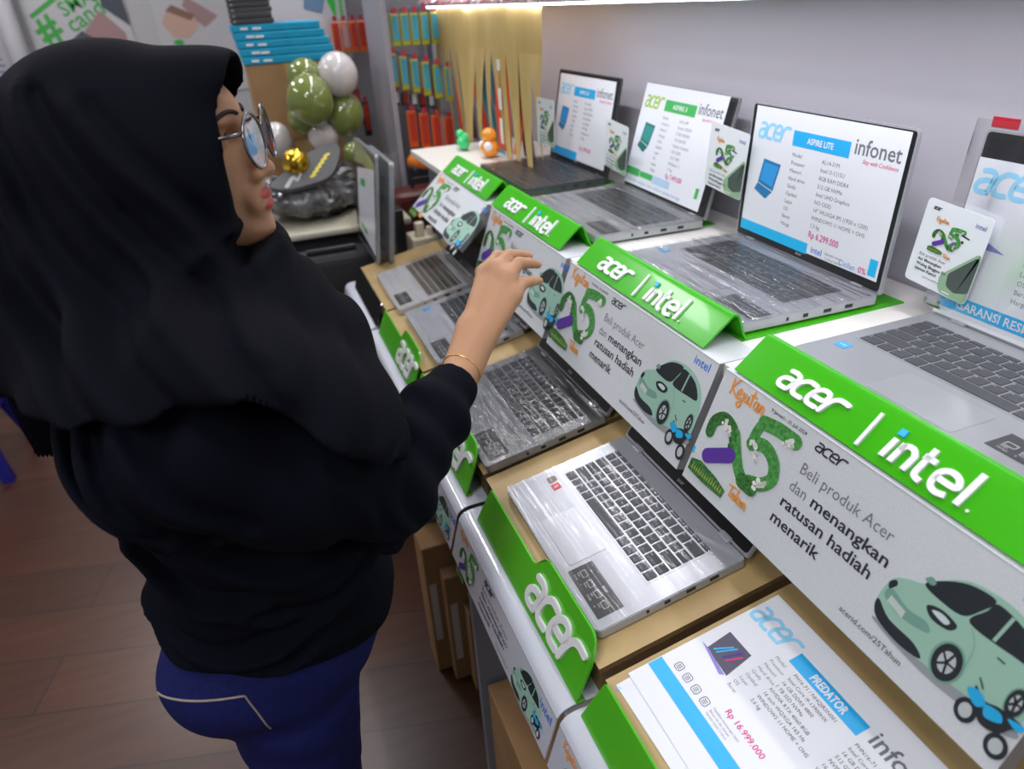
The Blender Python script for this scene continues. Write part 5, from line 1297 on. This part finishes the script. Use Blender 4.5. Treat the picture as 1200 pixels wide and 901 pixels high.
def crease(fd,pl,w,amp,ymax,lo,hi,side=1):
    P2=np.array(smooth_path(pl,6))
    def fn(X,Y,Z):
        best=None; sg=None; 
        for a,b in zip(P2[:-1],P2[1:]):
            ab=b-a; L2=float(ab@ab)+1e-9
            t=np.clip(((X-a[0])*ab[0]+(Z-a[1])*ab[1])/L2,0,1); dx=X-a[0]-t*ab[0]; dz=Z-a[1]-t*ab[1]; d=np.sqrt(dx*dx+dz*dz); c=(dx*ab[1]-dz*ab[0])/math.sqrt(L2)
            if best is None: best,sg=d,c
            else:
                m_=d<best; best=np.where(m_,d,best); sg=np.where(m_,c,sg)
        e=np.exp(-(best/w)**2); s2=side*sg/w
        return amp*(e-1.15*np.exp(-((best-1.5*w)/(1.1*w))**2)*np.clip(s2,0,1))*np.clip((ymax-Y)/.04,0,1)
    fd.warp(fn,lo,hi)
hlo,hhi=(-.40,.50,.95),(.16,1.12,1.64)
for pl,w_,am in HCR: crease(hj,pl,w_,am,.86,hlo,hhi)
hj.warp(folds,(-.40,.50,.95),(.16,1.12,1.64))
hj.put(lambda X,Y,Z:(Z+0*Y-(1.288-1.05*np.maximum(X+.045,0)+.12*np.maximum(.74-Y,0)))*.85,(-.40,.50,.95),(.16,1.12,1.64),.008,'s')
field_obj('hijab',hj,[CLOTHH],per,relax=2)
# trailing tail of the scarf behind the back
m=MB()
def tail(u,v): 
    z=1.290-.105*v-.028*u; x=-.292+.055*u+.004*v; y=.800-.008*math.sin(6*u+2*v)-.02*u
    return (x,y,z)
m.sheet(tail,10,14,CLOTHH)
for k in range(16):
    u=k/16; p=V(tail(u,1.)); q=V(tail(u+.06,1.)); m.add([p,q,(p+q)/2+V((0,0,-.007)),p+V((0,.003,0)),q+V((0,.003,0)),(p+q)/2+V((0,.003,-.007))],[(0,1,2),(3,5,4),(0,2,5,3),(1,4,5,2)],CLOTHH)
o=m.build('scarf_tail',per,smooth=False)
md=o.modifiers.new('s','SOLIDIFY'); md.thickness=.0016

# ---- shirt
sh=Field((-.36,.50,.76),(.27,1.14,1.34),.0042)
sh.ell((-.115,.81,1.16),(.120,.165,.17),.04)
for y in (.735,.885): sh.ell((.0,y,1.16),(.082,.078,.080),.04)
sh.ell((-.070,.80,.99),(.148,.168,.16),.05); sh.ell((-.090,.80,.87),(.158,.180,.12),.05)
for y in (.725,.875): sh.ell((-.150,y,.85),(.102,.094,.08),.04)
sh.ell((-.165,.715,1.20),(.080,.080,.09),.05); sh.ell((-.165,.90,1.20),(.080,.080,.09),.05)
sh.chain([((-.11,.80,1.26),.085),(SR,.072),((-.02,.652,1.165),.072),(ER,.060)],.035)
sh.chain([(ER,.059),((.155,.757,1.130),.046),((.198,.803,1.142),.0345)],.02)
sh.chain([((-.11,.82,1.26),.085),(SL,.075),(EL,.055),((.0,1.0,.845),.036)],.03)
def sfold(X,Y,Z):
    t=Z*62+2.2*np.sin(X*11+1.)+Y*7
    w_=np.clip((1.16-Z)/.10,0,1)*np.clip((.12-X)/.1,0,1)
    g=np.abs(np.sin(t*.5))**.6
    arm=np.clip((X+.06)/.05,0,1)*np.clip((.80-Y)/.04,0,1)*np.clip((Z-1.0)/.04,0,1)
    return (.009*(1-g)*-1+.005*np.sin(X*30+Z*24+Y*9))*w_*(1-arm)+arm*.0035*np.sin(X*80+Y*60+Z*30)
sh.warp(sfold,(-.36,.50,.76),(.27,1.14,1.34))
slo,shi=(-.36,.50,.76),(.27,1.14,1.34)
for pl,w_,am in SCR: crease(sh,pl,w_,am,.80,slo,shi)
sh.put(below((-.17,.66,.915),(.25,.35,1)),(-.36,.50,.76),(.27,1.14,1.34),.010,'s')
sh.put(lambda X,Y,Z:-((X-.208)*.66+(Y-.812)*.68+(Z-1.146)*.25),(.16,.74,1.08),(.27,.90,1.22),.003,'s') if False else None
def cuff(X,Y,Z): return np.where((X>.15)&(Z>1.0), .0-(((X-.205)*.68+(Y-.811)*.70+(Z-1.144)*.21)),1.0)
sh.put(cuff,(.15,.70,1.05),(.27,.92,1.24),.002,'s')
so=field_obj('long_sleeved_top',sh,[CLOTHS],per,relax=2)

# ---- jeans
jn=Field((-.34,.54,.06),(.12,1.08,.98),.0048)
jn.ell((-.085,.80,.85),(.136,.170,.12),.04); jn.ell((-.075,.80,.93),(.134,.158,.10),.05)
for s_,y in ((-1,.725),(1,.875)):
    jn.ell((-.150,y,.845),(.100,.090,.088),.04)
    jn.chain([((-.098,y,.76),.092),((-.110,.80+s_*.085,.46),.062),((-.115,.80+s_*.09,.08),.053)],.02)
jn.put(below((0,0,.965),(0,0,-1)),(-.34,.54,.06),(.12,1.08,.90),.004,'s')
def jfold(X,Y,Z): return .0016*np.sin(Z*90+X*30)*np.sin(Y*40+X*20)
jn.warp(jfold,(-.34,.54,.06),(.12,1.08,.98))
jo=field_obj('jeans',jn,[DENIM],per,relax=2)
# stitched back pocket and seams laid on the surface of the jeans
from mathutils.bvhtree import BVHTree
bpy.context.view_layer.update()
def wrap_line(obj,pts,dirv,r,m,name,parent,n=24,toward=None):
    dg=bpy.context.evaluated_depsgraph_get(); bv=BVHTree.FromObject(obj,dg); off=obj.matrix_world.translation+ (obj.parent.matrix_world.translation if obj.parent else V((0,0,0)))*0
    mbx=MB(); path=smooth_path(pts,n//len(pts)+3); out=[]; O=parent.matrix_world.translation
    for p in path:
        if toward is not None: dirv=(V(toward)-V(p)).normalized()
        o_=V(p)-O; h_=bv.ray_cast(o_-V(dirv)*(.6 if toward is None else .02),V(dirv))
        if h_[0] is not None: out.append(h_[0]+O-V(dirv)*r*.4)
    if len(out)>2: mbx.tube(out,r,m,6)
    return mbx.build(name,parent,smooth=True)
THREAD=mat('seam thread',(.30,.26,.22),rough=.6)
bpy.context.view_layer.update()
wrap_line(jo,[(-.235,.735,.855),(-.208,.695,.869),(-.138,.638,.883)],(.25,1,-.3),.0016,THREAD,'pocket_hem',per)
wrap_line(jo,[(-.138,.638,.883),(-.130,.62,.85),(-.126,.612,.820)],(.15,1,-.3),.0013,THREAD,'pocket_seam',per)
wrap_line(jo,[(-.067,.654,.887),(-.052,.624,.834)],(0,1,-.3),.0009,THREAD,'side_seam',per)
wrap_line(so,[(-.300,.70,1.205),(-.290,.69,1.180),(-.275,.68,1.155)],None,.0014,mat('pink lettering',(.5,.10,.35),rough=.5),'pink_back_print',per,toward=(-.12,.80,1.17))
# shoes
for s_ in (-1,1):
    y=.80+s_*.09
    f=Field((-.20,y-.08,-.01),(.12,y+.10,.11),.004)
    f.chain([((-.14,y,.045),.040),((-.03,y+s_*.008,.042),.038),((.05,y+s_*.014,.032),.034),((.08,y+s_*.014,.028),.026)],.02)
    f.put(below((0,0,.003),(0,0,1)),(-.2,y-.1,-.02),(.12,y+.1,.12),.003,'s')
    f.cap((-.115,y,.12),(-.115,y,.07),.034,.034,.01,'s')
    field_obj('shoe',f,[mat('pale shoe',(.35,.32,.28),rough=.6)],per,relax=1)
# glasses
gl=MB(); GM=mat('glasses frame',(.16,.15,.16),rough=.15,metal=.8); LM=film_mat('spectacle lens',(2,2,2),.02,.001,.02,2.2,base=.12)
lens=[]
for s_ in (-1,1):
    cy_=.033*s_; pts=[]; pl=[]
    for i in range(32):
        t=i*2*math.pi/32; yy=cy_+.0290*math.cos(t)*(1+.05*math.cos(2*t)); zz=-.006+.0285*math.sin(t); xx=.119-.35*abs(yy)**1.5-(zz+.0)*-.05
        pts.append(V(hp(xx,yy,zz))); 
    gl.tube(pts+[pts[0],pts[1]],.0018,GM,6,cap=False)
    c0=sum(pts,V((0,0,0)))/32; lens.append([c0]+pts)
gl.tube([V(hp(.118,-.006,.004)),V(hp(.120,0,.007)),V(hp(.118,.006,.004))],.0013,GM,6)
g=gl.build('glasses_frame',per,smooth=True)
mm=MB()
for L_ in lens: mm.add(L_,[(0,i+1,(i+1)%32+1) for i in range(32)],LM)
mm.build('lenses',g,local=True).location=-per.matrix_world.translation
for s_ in (-1,1):
    mm=MB(); mm.tube([V(hp(.113,.060*s_,.006)),V(hp(.100,.069*s_,.007)),V(hp(.05,.0755*s_,.007)),V(hp(-.0,.082*s_,.004))],[.0022,.0022,.0022,.002],GM,8); o_=mm.build('temple_arm',g,smooth=True,local=True); o_.location=-per.matrix_world.translation
# brow and lashes
for s_ in (-1,1):
    wrap_line(bodyo,[hp(.12,.016*s_,.024),hp(.115,.030*s_,.029),hp(.105,.045*s_,.028),hp(.090,.058*s_,.021)],None,.0024,mat('brow hair',(.03,.018,.012),rough=.8),'eyebrow',per,toward=hp(.04,0,.018))
    wrap_line(bodyo,[hp(.12,.016*s_,.004),hp(.12,.031*s_,.010),hp(.11,.047*s_,.004)],None,.0012,BLACKP,'eyelashes',per,toward=hp(.04,.02*s_,.004))
# bracelet
m=MB(); wc=V((.2185,.8265,1.1485)); ax=V((.65,.70,.22)).normalized(); e1=ax.cross(V((0,0,1))).normalized(); e2=ax.cross(e1)
GOLD=mat('gold',(.75,.48,.15),rough=.25,metal=1.)
ring=[tuple(wc+e1*.045*math.cos(t)+e2*.045*math.sin(t)) for t in [i*math.pi/12 for i in range(25)]]
br_=wrap_line(bodyo,ring,None,.0007,GOLD,'bracelet',per,n=50,toward=wc)
dg=bpy.context.evaluated_depsgraph_get(); bv=BVHTree.FromObject(bodyo,dg); O=per.matrix_world.translation
sp=wc+ax*.0+V((-.005,-.05,.006))-O; h_=bv.ray_cast(sp,(wc-O-sp).normalized())
if h_[0] is not None:
    n_=h_[1]; c_=h_[0]+n_*.0012; u_=n_.cross(ax).normalized(); w_=n_.cross(u_)
    m.tube([c_+u_*.0026*math.cos(t)+w_*.0026*math.sin(t) for t in [i*math.pi/8 for i in range(17)]],.0007,GOLD,6); m.build('bracelet_charm',per,smooth=True,local=True)
# pink edge of the lettering on the back of the top
# ================================================================== lights
w=bpy.data.worlds.new('w'); scene.world=w; w.use_nodes=True
w.node_tree.nodes['Background'].inputs[0].default_value=(.8,.8,.9,1); w.node_tree.nodes['Background'].inputs[1].default_value=.15
PANEL=mat('light diffuser',(.8,.8,.8),emit=(.97,.97,1.),estr=6.)
FRM=mat('light frame',(.6,.6,.6))
def ceil_light(x,y,lab,pw,sx=.3,sy=1.2,col=(.97,.97,1.)):
    t=thing('ceiling_light',lab,'ceiling light',(x,y,2.9))
    MB().box((x-sx/2-.02,y-sy/2-.02,2.86),(x+sx/2+.02,y+sy/2+.02,2.9),FRM).build('housing',t)
    MB().box((x-sx/2,y-sy/2,2.855),(x+sx/2,y+sy/2,2.86),PANEL).build('diffuser',t)
    l=bpy.data.lights.new('panel','AREA'); l.shape='RECTANGLE'; l.size=sx; l.size_y=sy; l.energy=pw; l.color=col
    o=bpy.data.objects.new('panel_lamp',l); COL.objects.link(o); o.location=(x,y,2.85)
ceil_light(.73,2.7,'ceiling light tube above the far end of the counter',15,sx=.06,sy=1.7)
ceil_light(.62,1.0,'added light tube above the near end of the counter, brightening the face',4,sx=.06,sy=1.2)  # made-up tube, added to brighten the woman's face
ceil_light(-.25,3.0,'ceiling light panel over the aisle at the far end',8,sx=.3,sy=.5)
ceil_light(-.35,.35,'ceiling light panel over the near laptops',8,sx=.5,sy=.5)
ceil_light(-1.9,2.6,'ceiling light panel over the aisle by the stool',9)
ceil_light(-1.2,-.8,'ceiling light panel behind the photographer',20)
ceil_light(-1.2,4.3,'ceiling light panel before the poster wall',9)
l=bpy.data.lights.new('led','AREA'); l.shape='RECTANGLE'; l.size=.01; l.size_y=3.4; l.energy=5.; l.color=(.93,.92,1.)
o=bpy.data.objects.new('led_lamp',l); COL.objects.link(o); o.location=(.775,1.1,1.576)
scene.view_settings.view_transform='Standard'; scene.view_settings.look='None'
scene.view_settings.gamma=1; scene.view_settings.use_curve_mapping=False
scene.view_settings.exposure=.35
